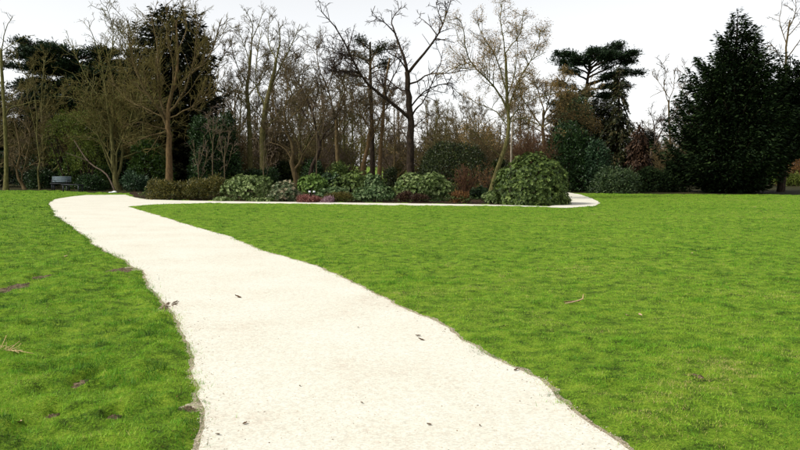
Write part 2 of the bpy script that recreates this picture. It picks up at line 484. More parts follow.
def bare_tree(name, label, base, trunk, limbs, seed, mats=('bark', 'twig'), dens=(1.6, 3.2, 3.0), up=0.05, rmin=0.008, wig=0.16,
              lens=((.28, .55), (.3, .6), (.35, .7)), ang=(30, 70), buds=None, group=None, cat='tree', flare=1.35, levels=3, trunk_dens=0.0, lvl2_min=0.15, sides=9, single=True):
    """base: ground point; trunk: (world points, r0, r1); limbs: list of (world points, r0, r1)"""
    rng = np.random.RandomState(seed)
    base = np.array(base, float)
    t = thing(name, label, cat, base, group)
    tp, tr0, tr1 = trunk
    n = 14
    pts = catmull(tp, n)
    pts[1:-1] += rng.normal(0, tr0 * 0.10, (n - 2, 3)) * [1, 1, .3]
    rad = tr0 + (tr1 - tr0) * np.linspace(0, 1, n) ** 0.9
    rad[0] *= flare; rad[1] *= 1 + (flare - 1) * .35
    rad *= 1 + rng.normal(0, .03, n)
    pts[0, 2] = -0.05
    tube_obj('trunk', [(pts, rad)], sides, M[mats[0]], t, base)
    L1 = []
    for lp, r0, r1 in limbs:
        m = 10
        q = catmull(lp, m)
        ln = np.linalg.norm(q[-1] - q[0])
        q[1:-1] += rng.normal(0, ln * 0.004, (m - 2, 3))
        rr = np.linspace(r0, r1, m)
        L1.append((q, rr))
    L1.append((pts[n // 2:], rad[n // 2:]))
    tw, tips = [], []
    for i, (q, rr) in enumerate(L1):
        own = i == len(L1) - 1
        s1 = sub(rng, q, rr, trunk_dens if own else dens[0] * 1.2, lens[0], ang, 7, wig, up, 0.12 if not own else 0.0, rmin * 1.5, lmin=0.5)
        lo = None
        if not own:
            lo = tube_obj('limb', [(q, rr)], 7, M[mats[-1] if len(mats) > 2 else mats[0]], t, base)
        keep = []
        for c in s1:
            ln = np.linalg.norm(c[0][-1] - c[0][0])
            if single and ln > 1.25 and c[1][0] > .013:      # a branch one can pick out
                tube_obj('branch', [c], 5, M[mats[-1] if len(mats) > 2 else mats[0]], lo or t, base)
            else: keep.append(c)
        tw.append(keep)
        for c in s1:
            s2 = sub(rng, c[0], c[1], dens[1] * 1.45, lens[1], ang, 4, wig, up, 0.12, rmin, lmin=lvl2_min + .15)
            tips += [e[0][-1] for e in s2]
            tw.append(s2)
            if levels > 2:
                for e in s2:
                    s3 = sub(rng, e[0], e[1], dens[2] * 4.2, lens[2], ang, 2, wig * 1.2, up, 0.1, rmin * .72, lmin=lvl2_min + .06)
                    tw.append(s3)
                    tips += [g[0][-1] for g in s3]
        if not own:
            tw.append(sub(rng, q, rr, dens[1] * .8, (.08, .2), ang, 5, wig, up, 0.3, rmin, lmin=.3))
    flat = [e for s in tw for e in s]
    big = [e for e in flat if len(e[0]) == 7]
    small = [e for e in flat if len(e[0]) != 7]
    if big: tube_obj('branches', big, 4, M[mats[-1] if len(mats) > 2 else mats[0]], t, base)
    if small: tube_obj('crown', small, 3, M[mats[1]], t, base)
    if buds and tips:
        bm, num, size = buds
        tp = np.array(tips)
        idx = rng.randint(0, len(tp), num)
        c = tp[idx] + rng.normal(0, 0.07, (num, 3))
        ax = norm(rng.normal(0, 1, (num, 3)) + [0, 0, -.3])
        v, f = leaves(c, ax, rng.normal(0, 1, (num, 3)), size * (0.6 + .8 * rng.rand(num)), size * .5, .1)
        leaf_obj('buds', [(v, f, rng.rand(num))], M[bm], t, base)
    return t

def auto_tree(name, label, loc, h, r, seed, spread=0.45, first=0.3, nl=9, fork=True, lean=(0, 0), **kw):
    """a bare tree of its own shape: trunk to about 0.75 h, limbs all round"""
    rng = np.random.RandomState(seed + 5000)
    loc = np.array(loc, float)
    top = loc + [lean[0] * h, lean[1] * h, h * .82]
    mid = loc + (top - loc) * .5 + np.append(rng.normal(0, h * .02, 2), 0)
    tp = np.array([loc, loc * .75 + mid * .25, mid, top])
    cm = catmull(tp, 20)
    limbs = []
    for i in range(nl):
        f = first + (1 - first) * (i + rng.rand() * .7) / nl
        p = cm[min(19, int(f * 19))]
        az = i * 2.4 + rng.rand()
        ln = h * spread * (1.15 - .55 * f) * (0.75 + .5 * rng.rand())
        el = R(35 + 30 * f + rng.normal(0, 8))
        d = np.array([math.cos(az) * math.cos(el), math.sin(az) * math.cos(el), math.sin(el)])
        lp = wander(rng, p, d, ln, 5, .13, .06)
        limbs.append((lp, r * (1 - f * .62) * .55, 0.012))
    return bare_tree(name, label, loc, (tp, r, r * .22), limbs, seed, **kw)

# ------------------------------------------------------------------ foliage builders
def lump(d, seed, k=3.2):
    rs = np.random.RandomState(seed)
    s = np.zeros(len(d))
    for i in range(7):
        w = rs.normal(0, k, 3)
        s += np.cos(d @ w + rs.rand() * 6.28) / 7 ** .5
    return s * 0.7
def dome(rng, n, rx, ry, h, seed, lumpiness=.16, low=-0.05, shell=(0.62, 1.0), k=3.2, square=1.0):
    z = low + (1 - low) * rng.rand(n)
    a = rng.rand(n) * 2 * np.pi
    s = np.sqrt(np.maximum(0, 1 - z * z))
    d = np.stack([s * np.cos(a), s * np.sin(a), z], 1)
    rad = (1 + lumpiness * lump(d, seed, k)) * (shell[0] + (shell[1] - shell[0]) * rng.rand(n) ** .4)
    dd = d.copy()
    if square != 1.0:
        dd[:, 2] = np.sign(dd[:, 2]) * np.abs(dd[:, 2]) ** square
    p = dd * rad[:, None] * [rx, ry, h]
    nr = norm(d / [rx, ry, h])
    return p, nr, rad
def lobed(rng, n, rx, ry, h, nl, low, size=(.20, .46)):
    """points on the skins of several overlapping lobes, gaps between"""
    C, S = [], []
    for i in range(nl):
        z = rng.rand() ** .8
        a = i * 2.4 + rng.rand() * .8
        q = math.sqrt(max(0, 1 - (z * .8) ** 2))
        s = size[0] + (size[1] - size[0]) * rng.rand()
        rr = (1 - s) * (.75 + .3 * rng.rand())
        C.append([q * math.cos(a) * rr, q * math.sin(a) * rr, max(.05, z * (1 - s))]); S.append(s)
    C.append([0, 0, .22]); S.append(.60)
    C, S = np.array(C), np.array(S)
    k = rng.choice(len(C), n, p=S ** 2 / (S ** 2).sum())
    z = low - .3 + (1.3 - low) * rng.rand(n)
    z = np.clip(z, -1, 1)
    a = rng.rand(n) * 6.2832
    q = np.sqrt(np.maximum(0, 1 - z * z))
    d = np.stack([q * np.cos(a), q * np.sin(a), z], 1)
    p = C[k] + d * (S[k] * (.72 + .32 * rng.rand(n) ** .5))[:, None]
    # drop what lies deep inside another lobe
    inn = np.zeros(n, bool)
    for c, r in zip(C, S): inn |= np.linalg.norm(p - c, axis=1) < r * .6
    p, d = p[~inn], d[~inn]
    p = p * [rx, ry, h]
    return p, norm(d / [rx, ry, h])
def stems_for(rng, rx, ry, h, n, r):
    ls = []
    for i in range(n):
        a = rng.rand() * 6.28
        q = rng.rand() ** .5 * .8
        e = np.array([math.cos(a) * rx * q, math.sin(a) * ry * q, h * (.55 + .3 * rng.rand())])
        b = np.array([e[0] * .25, e[1] * .25, -.03])
        m = (b + e) / 2 + rng.normal(0, .06, 3) * [rx, ry, h]
        ls.append((catmull([b, m, e], 6), np.linspace(r, r * .35, 6)))
    return ls
def shrub(name, label, loc, rx, ry, h, mat, seed, style='whorl', n=700, L=.13, W=.045, bark='bark_dark', group=None, cat='shrub', lumpiness=.16, k=3.2,
          low=-0.05, lift=0.0, stems=7, shell=(.55, 1.0), upb=.35, square=1.0, sub_n=None, lobes=17):
    sub_n = sub_n or (7 if style == 'whorl' else 5)
    rng = np.random.RandomState(seed)
    loc = np.array(loc, float)
    t = thing(name, label, cat, loc, group)
    if lobes:
        p, nr = lobed(rng, int(n * 1.35), rx, ry, h - lift, lobes, low)
        n = len(p)
    else:
        p, nr, rad = dome(rng, n, rx, ry, h - lift, seed, lumpiness, low, shell, k, square)
    p[:, 2] += lift
    p[:, 2] = np.maximum(p[:, 2], .03 + .05 * rng.rand(n))
    if style == 'whorl':
        ax = norm(nr + [0, 0, upb] + rng.normal(0, .25, (n, 3)))
        ref = norm(np.cross(ax, rng.normal(0, 1, (n, 3))))
        bi = np.cross(ax, ref)
        parts = []
        tone = np.clip(.5 + .22 * rng.normal(0, 1, n), 0, 1)
        for j in range(sub_n):
            an = j * 2 * np.pi / sub_n + rng.rand(n) * .5
            d = ref * np.cos(an)[:, None] + bi * np.sin(an)[:, None]
            tilt = .15 + .5 * rng.rand(n)[:, None]
            v, f = leaves(p, d + ax * tilt, ax, L * (.75 + .5 * rng.rand(n)), W * (.8 + .4 * rng.rand(n)))
            parts.append((v, f, np.clip(tone + rng.normal(0, .13, n), 0, 1)))
    else:
        parts = []
        tone = np.clip(.5 + .2 * rng.normal(0, 1, n), 0, 1)
        for j in range(sub_n):
            c = p + rng.normal(0, L * .6, (n, 3))
            c[:, 2] = np.maximum(c[:, 2], .02)
            d = norm(nr * .7 + [0, 0, upb] + rng.normal(0, .6, (n, 3)))
            v, f = leaves(c, d, nr + rng.normal(0, .5, (n, 3)), L * (.6 + .8 * rng.rand(n)), W * (.7 + .6 * rng.rand(n)))
            parts.append((v, f, np.clip(tone + rng.normal(0, .15, n), 0, 1)))
    leaf_obj('foliage', parts, M[mat], t, np.zeros(3))
    if stems:
        tube_obj('stems', stems_for(rng, rx, ry, h, stems, max(.012, .02 * h)), 5, M[bark], t, np.zeros(3))
    return t
def twig_shrub(name, label, loc, rx, h, seed, mats=('bark', 'twig'), n=14, dens=(4, 4), rmin=.007, group=None, cat='shrub', buds=None, up=.04, r0=.022):
    rng = np.random.RandomState(seed)
    t = thing(name, label, cat, loc, group)
    st, tw, tips = [], [], []
    for i in range(n):
        a = rng.rand() * 6.28
        sl = rng.rand() * .9
        d = norm(np.array([math.cos(a) * rx / h * sl, math.sin(a) * rx / h * sl, 1.0]))
        p = np.array([math.cos(a), math.sin(a), 0]) * rx * .15 * rng.rand() + [0, 0, -.03]
        q = wander(rng, p, d, h * (.7 + .35 * rng.rand()), 7, .13, up)
        rr = np.linspace(r0, r0 * .35, 7)
        st.append((q, rr))
        s1 = sub(rng, q, rr, dens[0], (.25, .5), (20, 55), 5, .16, up, .15, rmin, lmin=.2)
        tw += s1
        for c in s1:
            s2 = sub(rng, c[0], c[1], dens[1], (.3, .6), (20, 60), 3, .18, up, .15, rmin * .8, lmin=.12)
            tw += s2
            tips += [e[0][-1] for e in s2]
    tube_obj('stems', st, 5, M[mats[0]], t, np.zeros(3))
    tube_obj('twigs', tw, 3, M[mats[1]], t, np.zeros(3))
    if buds and tips:
        bm, num, size = buds
        tp = np.array(tips); c = tp[rng.randint(0, len(tp), num)] + rng.normal(0, .05, (num, 3))
        v, f = leaves(c, rng.normal(0, 1, (num, 3)), rng.normal(0, 1, (num, 3)), size * (.6 + .8 * rng.rand(num)), size * .5, .1)
        leaf_obj('buds', [(v, f, rng.rand(num))], M[bm], t, np.zeros(3))
    return t

def conifer(name, label, loc, h, prof, mat, seed, nb=260, per=110, L=.30, W=.085, droop=.35, trunk_r=.22, z0=0.02, bark='bark_dark', group=None, tipup=.25, inner=.2, spread=.22, lean=0.0, var=.38):
    """prof: list of (height fraction, radius); evergreen with drooping sprays on whorled boughs"""
    rng = np.random.RandomState(seed)
    t = thing(name, label, 'tree', loc, group)
    hf, pr = np.array([a for a, _ in prof]), np.array([b for _, b in prof])
    z = np.linspace(0, h * .97, 12)
    tp = np.stack([lean * z / h * h + np.sin(z * .7) * .04, np.cos(z * .6) * .04, z], 1); tp[0, 2] = -.05
    tube_obj('trunk', [(tp, np.linspace(trunk_r, .02, 12))], 8, M[bark], t, np.zeros(3))
    boughs, parts = [], []
    w = np.interp(np.linspace(z0, 1, 200), hf, pr) + .15
    cdf = np.cumsum(w) / w.sum()
    for i in range(nb):
        zf = np.interp((i + rng.rand()) / nb, cdf, np.linspace(z0, 1, 200))
        az = i * 2.39996 + rng.normal(0, .3)
        rr = np.interp(zf, hf, pr) * (1.10 - var + var * rng.rand()) * (1 + .16 * math.sin(az * 2 + zf * 17 + seed) * math.sin(zf * 23 + az))
        if rng.rand() < .12: rr *= 1.15
        s = np.linspace(0, 1, 8)
        out = np.array([math.cos(az), math.sin(az), 0])
        zz = zf * h + rr * (.12 * s - droop * s ** 2 + tipup * s ** 4)
        q = out * (s * rr)[:, None] + np.stack([np.full(8, lean * zf * h), np.zeros(8), zz], 1)
        q[:, 2] = np.maximum(q[:, 2], .05)
        boughs.append((q, np.linspace(max(.012, .035 * rr * .5), .008, 8)))
        m = max(8, int(per * (rr / pr.max()) ** 1.1))
        u = inner + (1 - inner) * rng.rand(m) ** .8
        c = np.stack([np.interp(u, s, q[:, j]) for j in range(3)], 1)
        lat = np.array([-out[1], out[0], 0])
        wid = spread * rr * (1.1 - u * .75) + .05
        lo = rng.uniform(-1, 1, m)
        c = c + lat * (lo * wid)[:, None] + np.stack([np.zeros(m), np.zeros(m), rng.normal(-.04, .07, m) - np.abs(lo) * wid * .35], 1)
        c[:, 2] = np.maximum(c[:, 2], .04)
        d = norm(out * .8 + lat * (lo * .7)[:, None] + rng.normal(0, .28, (m, 3)) + [0, 0, -.35 * droop / .35 + .15])
        v, f = leaves(c, d, np.array([0, 0, 1.0]) + rng.normal(0, .45, (m, 3)), L * (.6 + .8 * rng.rand(m)), W * (.7 + .6 * rng.rand(m)), .15)
        tone = np.clip(.25 + .45 * u + rng.normal(0, .2, m), 0, 1)
        parts.append((v, f, np.clip(.5 + rng.normal(0, .24, m), 0, 1)))
    tube_obj('boughs', [(q[::2] if len(q) == 8 else q, r[::2] if len(q) == 8 else r) for q, r in boughs], 3, M[bark], t, np.zeros(3))
    leaf_obj('crown', parts, M[mat], t, np.zeros(3))
    return t

def cedar(name, label, loc, h, plates, mat, seed, trunk_r=.4, bark='bark_dark', dens=260, L=.20, W=.06, trunk_pts=None, group=None, thick=.10, cap=(.78, .94)):
    """plates: (start height, azimuth deg, length, rise) level boughs carrying flat shelves of needles"""
    rng = np.random.RandomState(seed)
    t = thing(name, label, 'tree', loc, group)
    tp = catmull(trunk_pts if trunk_pts is not None else [[0, 0, -.05], [.1, 0, h * .35], [-.05, .1, h * .7], [.1, 0, h * .97]], 14)
    tube_obj('trunk', [(tp, np.linspace(trunk_r, .06, 14))], 9, M[bark], t, np.zeros(3))
    br, parts = [], []
    for (z, azd, ln, rise) in plates:
        z = min(z, h * (cap[0] + (cap[1] - cap[0]) * rng.rand()))
        az = R(azd)
        s = np.linspace(0, 1, 9)
        tx = np.interp(z, tp[:, 2], tp[:, 0]); ty = np.interp(z, tp[:, 2], tp[:, 1])
        out = np.array([math.cos(az), math.sin(az), 0])
        lat = np.array([-out[1], out[0], 0])
        q = np.array([tx, ty, 0]) + out * (s * ln)[:, None] + lat * (np.sin(s * 4 + rng.rand() * 6) * .05 * ln)[:, None]
        q[:, 2] = z + rise * np.sin(s * np.pi * .5) + rng.normal(0, .02, 9)
        limb = (q, np.linspace(.035 + .016 * ln, .02, 9))
        tube_obj('limb', [limb], 6, M[bark], t, np.zeros(3))
        for _ in range(int(5 + ln * 3.2)):
            u = .28 + .72 * rng.rand()
            b = np.array([np.interp(u, s, q[:, j]) for j in range(3)])
            sl = ln * (.16 + .24 * rng.rand()) * (1.15 - .6 * u)
            a = az + rng.choice([-1, 1]) * R(35 + 45 * rng.rand())
            e = wander(rng, b, [math.cos(a), math.sin(a), .05], sl, 6, .1, .0)
            br.append((e, np.linspace(.025, .009, 6)))
            m = int(dens * sl / 2.2) + 18
            w_ = .15 + .85 * rng.rand(m)
            c = np.stack([np.interp(w_, np.linspace(0, 1, 6), e[:, j]) for j in range(3)], 1)
            c += rng.normal(0, 1, (m, 3)) * [.16, .16, thick * .8] + [0, 0, thick * .4]
            d = norm(rng.normal(0, .7, (m, 3)) * [1, 1, .45] + out * .35 + [0, 0, .25])
            v, f = leaves(c, d, rng.normal(0, .5, (m, 3)) + [0, 0, 1], L * (.6 + .8 * rng.rand(m)), W * (.7 + .6 * rng.rand(m)), .15)
            parts.append((v, f, np.clip(.5 + rng.normal(0, .22, m), 0, 1)))
    tube_obj('branches', br, 4, M[bark], t, np.zeros(3))
    leaf_obj('crown', parts, M[mat], t, np.zeros(3))
    return t

# ================================================================== THE GROUND
S = 700
gv = np.array([[-S, -S, 0], [S, -S, 0], [S, S, 0], [-S, S, 0]])
link('ground', mesh_np('ground', gv, [np.array([[0, 1, 2, 3]])]), M['lawn'], kind='structure', label='green lawn ground reaching back under the trees', cat='ground')

def px(poly): return np.array([G(x, y) for x, y in poly])
left_edge = [(205, 450), (201, 394), (196, 361), (181, 330), (175, 315), (162, 300), (151, 285), (143, 271), (120, 259), (94, 244), (75, 229), (56, 216), (49, 203.5), (55, 199.5), (70, 196.8), (86, 195.2)]
far_edge = [(108, 195.0), (126, 194.9), (134, 197.5), (146, 199.6), (175, 200.6), (220, 201.4), (300, 202.3), (400, 203.5), (450, 204.2), (500, 205.1), (548, 206.7), (568, 203.2), (572, 200.4), (566, 196.2), (558, 193.2)]
near_right = [(568, 192.6), (580, 194.6), (592, 198.6), (600, 203.0), (593, 206.6), (566, 208.2), (510, 206.4), (450, 206.0), (400, 205.7), (300, 204.1), (220, 203.5), (180, 204.0), (150, 204.9), (128, 206.8)]
right_edge = [(145, 212), (180, 222.5), (233, 238), (263, 251), (317, 266.5), (354, 284.5), (405, 310), (447, 329), (482, 352), (500, 361), (542, 380), (570, 411), (612, 441), (630, 454)]
pl = px(left_edge); pr_ = px(right_edge)
behind_l = np.array([[pl[0, 0] + .25, 2.5], [pl[0, 0] + .5, -3.0]])
behind_r = np.array([[pr_[-1, 0] + 1.0, 2.6], [pr_[-1, 0] + 2.4, -3.0]])
path_poly = np.vstack([behind_l[::-1], pl, px(far_edge), px(near_right), pr_, behind_r])
path_r = ragged(path_poly, .05, .06, 3)
def grow_outline(poly, a, seed):
    t = norm(np.roll(poly, -1, 0) - np.roll(poly, 1, 0))
    nn = np.stack([-t[:, 1], t[:, 0]], 1)
    w = a * (.5 + vnoise(poly, 4.0, seed))
    w = np.where(poly[:, 1] > 28, w * .15, w)
    cand = poly + nn * .02
    sgn = -1.0 if inside(poly, cand).mean() > .5 else 1.0
    return poly + nn * (w * sgn)[:, None]
path_s = path_r
verge = grow_outline(path_r, .16, 71)
sheet('path', path_s, .012, M['path'], kind='structure', label='pale sandy path curving across the lawn', cat='path')
bed_front = [(134, 197.4), (146, 199.4), (175, 200.4), (220, 201.2), (300, 202.1), (400, 203.3), (450, 204.0), (500, 204.9), (548, 206.4), (567, 203.1), (571, 200.4), (565, 196.2), (557, 193.0)]
bf = px(bed_front)
bed_poly = np.vstack([bf, [[GX(545, 47)[0], 47], [GX(470, 56)[0], 56], [GX(372, 56)[0], 56], [GX(300, 62)[0], 62], [GX(235, 64)[0], 64], [GX(150, 53)[0], 52], [GX(128, 46)[0], 46]]])
bed_r = ragged(bed_poly, .15, .12, 21)
sheet('flower_bed', bed_r, .006, M['bed'], kind='structure', label='dark soil bed under the shrubs beside the path', cat='flower bed')
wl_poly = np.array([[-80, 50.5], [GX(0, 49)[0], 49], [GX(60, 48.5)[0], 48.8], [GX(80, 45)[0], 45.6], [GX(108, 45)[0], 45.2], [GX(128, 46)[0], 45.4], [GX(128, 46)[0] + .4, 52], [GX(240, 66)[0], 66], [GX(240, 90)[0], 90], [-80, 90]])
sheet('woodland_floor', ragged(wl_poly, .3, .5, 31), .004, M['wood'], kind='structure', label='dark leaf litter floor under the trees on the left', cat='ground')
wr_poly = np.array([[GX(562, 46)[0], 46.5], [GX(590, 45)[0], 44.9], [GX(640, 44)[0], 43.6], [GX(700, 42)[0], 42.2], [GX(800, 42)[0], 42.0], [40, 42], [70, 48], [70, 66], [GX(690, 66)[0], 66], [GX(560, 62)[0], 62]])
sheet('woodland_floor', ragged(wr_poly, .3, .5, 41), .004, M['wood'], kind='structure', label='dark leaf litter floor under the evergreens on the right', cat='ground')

sheet('path_verge', verge, .008, M['verge'], kind='structure', label='trodden earthy margin along the pale path', cat='path')
# bare soil patches in the lawn (x, y, half width px, depth m, label)
soil_spots = [
    (12, 289, 17, .55, 'wide dark bare soil patch at the left edge of the lawn'),
    (44, 277.5, 13, .4, 'thin bare soil streak in the left lawn beyond the widest soil patch'),
    (119, 271.5, 17, .5, 'pale trodden soil patch touching the left edge of the path'),
    (170, 306, 9, .5, 'pale worn soil notch along the left edge of the path'),
    (84, 385, 13, .20, 'small reddish brown bare soil patch in the near left lawn'),
    (113, 420, 11, .13, 'small dark bare soil hollow in the near left lawn'),
    (186, 411, 13, .11, 'thin dark soil scrape beside the near left path edge'),
    (52, 418, 9, .10, 'smallest dark soil hollow near the bottom left corner'),
    (696, 377, 9, .14, 'small brown bare soil spot in the near right lawn'),
]
spots = []
rngs = np.random.RandomState(77)
for (x, y, hw, dep, lab) in soil_spots:
    c = G(x, y)
    w = hw * c[1] / F
    a = np.linspace(0, 2 * np.pi, 40, endpoint=False)
    q = np.stack([np.cos(a) * w, np.sin(a) * dep], 1)
    k = .82 + .75 * (vnoise(q / max(w, .05), 2.6, int(x) + 9) - .5)
    q = q * k[:, None]
    rings = [(0, .004), (.45, .004), (.8, .001), (1, -.008)]
    V = [[0, 0, .006]]
    for s, z in rings[1:]:
        for e in q: V.append([e[0] * s, e[1] * s, z + (rngs.rand() * .012 if z > 0 else 0)])
    V = np.array(V); n = 40
    Fq = [[1 + r * n + i, 1 + r * n + (i + 1) % n, 1 + (r + 1) * n + (i + 1) % n, 1 + (r + 1) * n + i] for r in range(2) for i in range(n)]
    Ft = [[0, 1 + i, 1 + (i + 1) % n] for i in range(n)]
    me = mesh_np('soil_patch', V, [np.array(Fq)[:, ::-1], np.array(Ft)], smooth=True)
    o = link('soil_patch', me, M['soil'], label=lab, cat='soil patch', group='bare soil patches in the lawn')
    o.location = (c[0], c[1], 0.004)
    spots.append((c, w, dep))

# ------------------------------------------------------------------ lawn relief and grass blades
NR, NC, Y0, Y1 = 270, 330, 3.0, 50.5
def lawn_far(xy):
    xs = xy[:, 0] / np.maximum(xy[:, 1], .1) * F + 400
    return np.interp(xs, [-200, 60, 90, 560, 640, 800, 1000], [49.2, 48.8, 45, 45.5, 43.8, 42.3, 42.0]) + (vnoise(xy, 1.2, 5) - .5) * .8
def left_of_path(xy):
    return xy[:, 0] < np.interp(xy[:, 1], [3, 6, 12, 20, 30, 50], [-.6, -1.4, -3.6, -7, -11, -18])
def lawn():
    yy = Y0 * np.exp(np.linspace(0, math.log(Y1 / Y0), NR))
    tt = np.linspace(-1, 1, NC)
    Yg = np.repeat(yy[:, None], NC, 1)
    Xg = tt[None, :] * (Yg + 5) / 2
    xy = np.stack([Xg.ravel(), Yg.ravel()], 1)
    kd = KDTree(len(path_r))
    for i, q in enumerate(path_r): kd.insert((q[0], q[1], 0), i)
    kd.balance()
    dist = np.array([kd.find((float(q[0]), float(q[1]), 0))[2] for q in xy])
    hgt = .030 * vnoise(xy, 3.2, 51) + .045 * vnoise(xy, 7.5, 52) ** 1.6 + .012 * vnoise(xy, 18, 53)
    hgt *= np.where(left_of_path(xy), 1.15, .75)
    e = np.clip(dist / .18, 0, 1)
    z = .003 + hgt * e * e * (3 - 2 * e)
    for c, w, dep in spots:
        q = ((xy[:, 0] - c[0]) / w) ** 2 + ((xy[:, 1] - c[1]) / dep) ** 2
        k = np.clip((q - .35) / .9, 0, 1)
        z = z * k - .012 * (1 - k)
    out = inside(path_r, xy) | inside(bed_r, xy) | (xy[:, 1] > lawn_far(xy))
    z[out] = -.02
    idx = np.arange(NR * NC).reshape(NR, NC)
    f = np.stack([idx[:-1, :-1], idx[:-1, 1:], idx[1:, 1:], idx[1:, :-1]], -1).reshape(-1, 4)
    f = f[(z[f] > -.015).any(1)]
    link('lawn', mesh_np('lawn', np.column_stack([xy, z]), [f], smooth=True), M['turf'], kind='structure', label='uneven green lawn on both sides of the path', cat='lawn')
    return z.reshape(NR, NC)
LZ = lawn()
def lawn_z(xy):
    r = np.clip(np.log(xy[:, 1] / Y0) / math.log(Y1 / Y0) * (NR - 1), 0, NR - 1.001)
    c = np.clip((xy[:, 0] / ((xy[:, 1] + 5) / 2) + 1) / 2 * (NC - 1), 0, NC - 1.001)
    i, j = r.astype(int), c.astype(int)
    a, b = r - i, c - j
    return LZ[i, j] * (1 - a) * (1 - b) + LZ[i + 1, j] * a * (1 - b) + LZ[i, j + 1] * (1 - a) * b + LZ[i + 1, j + 1] * a * b
def grass():
    rng = np.random.RandomState(11)
    d = np.linspace(3.2, 50, 600)
    dens = 6400 * np.minimum(1, (7 / d) ** 1.85)
    pdf = dens * (d + 5)
    cdf = np.cumsum(pdf); tot = cdf[-1] * (d[1] - d[0]); cdf /= cdf[-1]
    N = int(tot)
    y = np.interp(rng.rand(N), cdf, d)
    x = (rng.rand(N) - .5) * (y + 5)
    xy = np.stack([x, y], 1)
    clump = vnoise(xy, 3.2, 51) * .35 + vnoise(xy, 7.5, 52) * .45 + vnoise(xy, 18, 53) * .2
    thin = vnoise(xy, .45, 8)
    k = rng.rand(N) < np.clip(-.05 + 1.6 * clump + .4 * (thin - .5), .10, 1)
    xy, clump = xy[k], clump[k]
    N = len(xy)
    jit = xy + rng.normal(0, .10, (N, 2)) * rng.rand(N, 1) ** 1.5
    keep = ~inside(path_r, warp(jit, .085)) & ~inside(bed_r, xy) & (xy[:, 1] < lawn_far(xy))
    for c, w, dep in spots:
        e = ((xy[:, 0] - c[0]) / w) ** 2 + ((xy[:, 1] - c[1]) / dep) ** 2
        keep &= ~((e + (vnoise(xy, 9, 91) - .5) * 1.1 < .7) & (rng.rand(N) < .82))
    xy, clump = xy[keep], clump[keep]
    x, y = xy[:, 0], xy[:, 1]
    N = len(x)
    left = left_of_path(xy)
    tall = vnoise(xy, 2.6, 14) * vnoise(xy, 7.5, 15)
    h = np.where(left, .033, .024) * (.5 + .9 * clump) * (.55 + .8 * rng.rand(N))
    h *= 1 + np.where(left, 1.6, 1.2) * np.clip(tall - .30, 0, 1) * 2.4
    w = np.maximum(.0040, .44 * y / F) * (.7 + .6 * rng.rand(N))
    az = rng.rand(N) * 6.283
    ln = rng.rand(N) ** .7 * 1.45
    tip = np.column_stack([np.cos(az) * h * np.sin(ln), np.sin(az) * h * np.sin(ln), h * np.cos(ln)])
    fa = rng.rand(N) * 6.283
    sd_ = np.column_stack([np.cos(fa), np.sin(fa), np.zeros(N)]) * (w * .5)[:, None]
    b = np.column_stack([xy, np.maximum(lawn_z(xy), .012) - .003])
    yel = vnoise(xy, .35, 21) * .4 + vnoise(xy, 1.1, 22) * .35 + vnoise(xy, 5.0, 23) * .25
    dark = np.clip(vnoise(xy, 3.6, 81) * vnoise(xy, 9.0, 82) - .30, 0, 1)
    worn = np.clip((vnoise(xy, .8, 83) - .45) * 2.5, 0, 1) * np.where(left, .35, 1.0) * np.clip(1.5 - y / 11, .25, 1)
    straw = rng.rand(N) < .16 * worn
    tone = .43 + .62 * (yel - .5) - .85 * np.clip(tall - .24, -.2, .4) - 1.5 * dark + .12 * worn + np.where(straw, .35, 0) + rng.normal(0, .13, N) + np.where(left, -.05, .12) + np.clip((y - 8) / 40, 0, 1) * .05
    tone += np.where(rng.rand(N) < .025, .4, 0)
    V = np.stack([b - sd_, b + sd_, b + tip], 1).reshape(-1, 3)
    me = mesh_np('lawn_grass', V, [np.arange(len(V)).reshape(-1, 3)], np.clip(tone, 0, 1))
    link('lawn_grass', me, M['grass'], kind='stuff', label='short green grass covering the lawn on both sides of the path', cat='grass')
    print('grass blades', N)
grass()

# ================================================================== SHRUBS OF THE BED
BG = 'shrubs planted in the bed'
def sh(x0, x1, ytop, d, mat, label, seed, style='whorl', dr=None, **kw):
    c = GX((x0 + x1) / 2, d)
    rx = (x1 - x0) / 2 * PX(d) * (1.0 if x1 - x0 > 60 else 1.15)
    h = P(0, ytop, d)[2] * 1.04
    return shrub(kw.pop('name', 'rhododendron' if style == 'whorl' else 'low_shrub'), label, c, rx, dr or rx * .85, h, mat, seed, style, group=BG, **kw)

sh(147, 188, 179.5, 37.4, 'olive', 'olive brown low shrub at the left end of the bed', 101, 'fine', n=1700, L=.09, W=.035, lumpiness=.2, dr=.9)
sh(178, 229, 177.0, 37.2, 'olive', 'wider olive green shrub with rusty tips below the dark holly', 102, 'fine', n=2100, L=.09, W=.035, lumpiness=.22, dr=.9)
sh(222, 275, 173.0, 36.8, 'rhodo_silver', 'pale tipped rhododendron under the twin mossy trunks', 103, n=1422, L=0.096, W=0.036, lumpiness=.25, dr=1.0)
sh(270, 300, 180.5, 35.6, 'variegated', 'cream and pink flushed evergreen shrub left of the red heather', 104, n=561, L=0.099, W=0.040, lumpiness=.2, dr=.6)
sh(296, 329, 174.5, 37.2, 'rhodo_green', 'bright green rhododendron above the red heather', 105, n=1101, L=0.090, W=0.040, lift=.25, dr=.8)
sh(320, 342, 172.5, 39.0, 'holly', 'small dark green shrub behind the bright green rhododendron', 106, n=380, L=.12, W=.05, dr=.6)
sh(332, 384, 171.5, 38.6, 'rhodo', 'mid green rhododendron in front of the forked trunk', 107, n=1422, L=0.090, W=0.036, lumpiness=.24, dr=.9)
sh(364, 384, 174.5, 37.6, 'rhodo_blue', 'small blue green rhododendron just left of the bold dark trunk', 108, n=596, L=0.083, W=0.036, dr=.5)
sh(352, 397, 186.5, 35.4, 'rhodo_blue', 'low blue green rhododendron spreading beside the path', 109, n=963, L=0.083, W=0.036, lumpiness=.24, dr=.8)
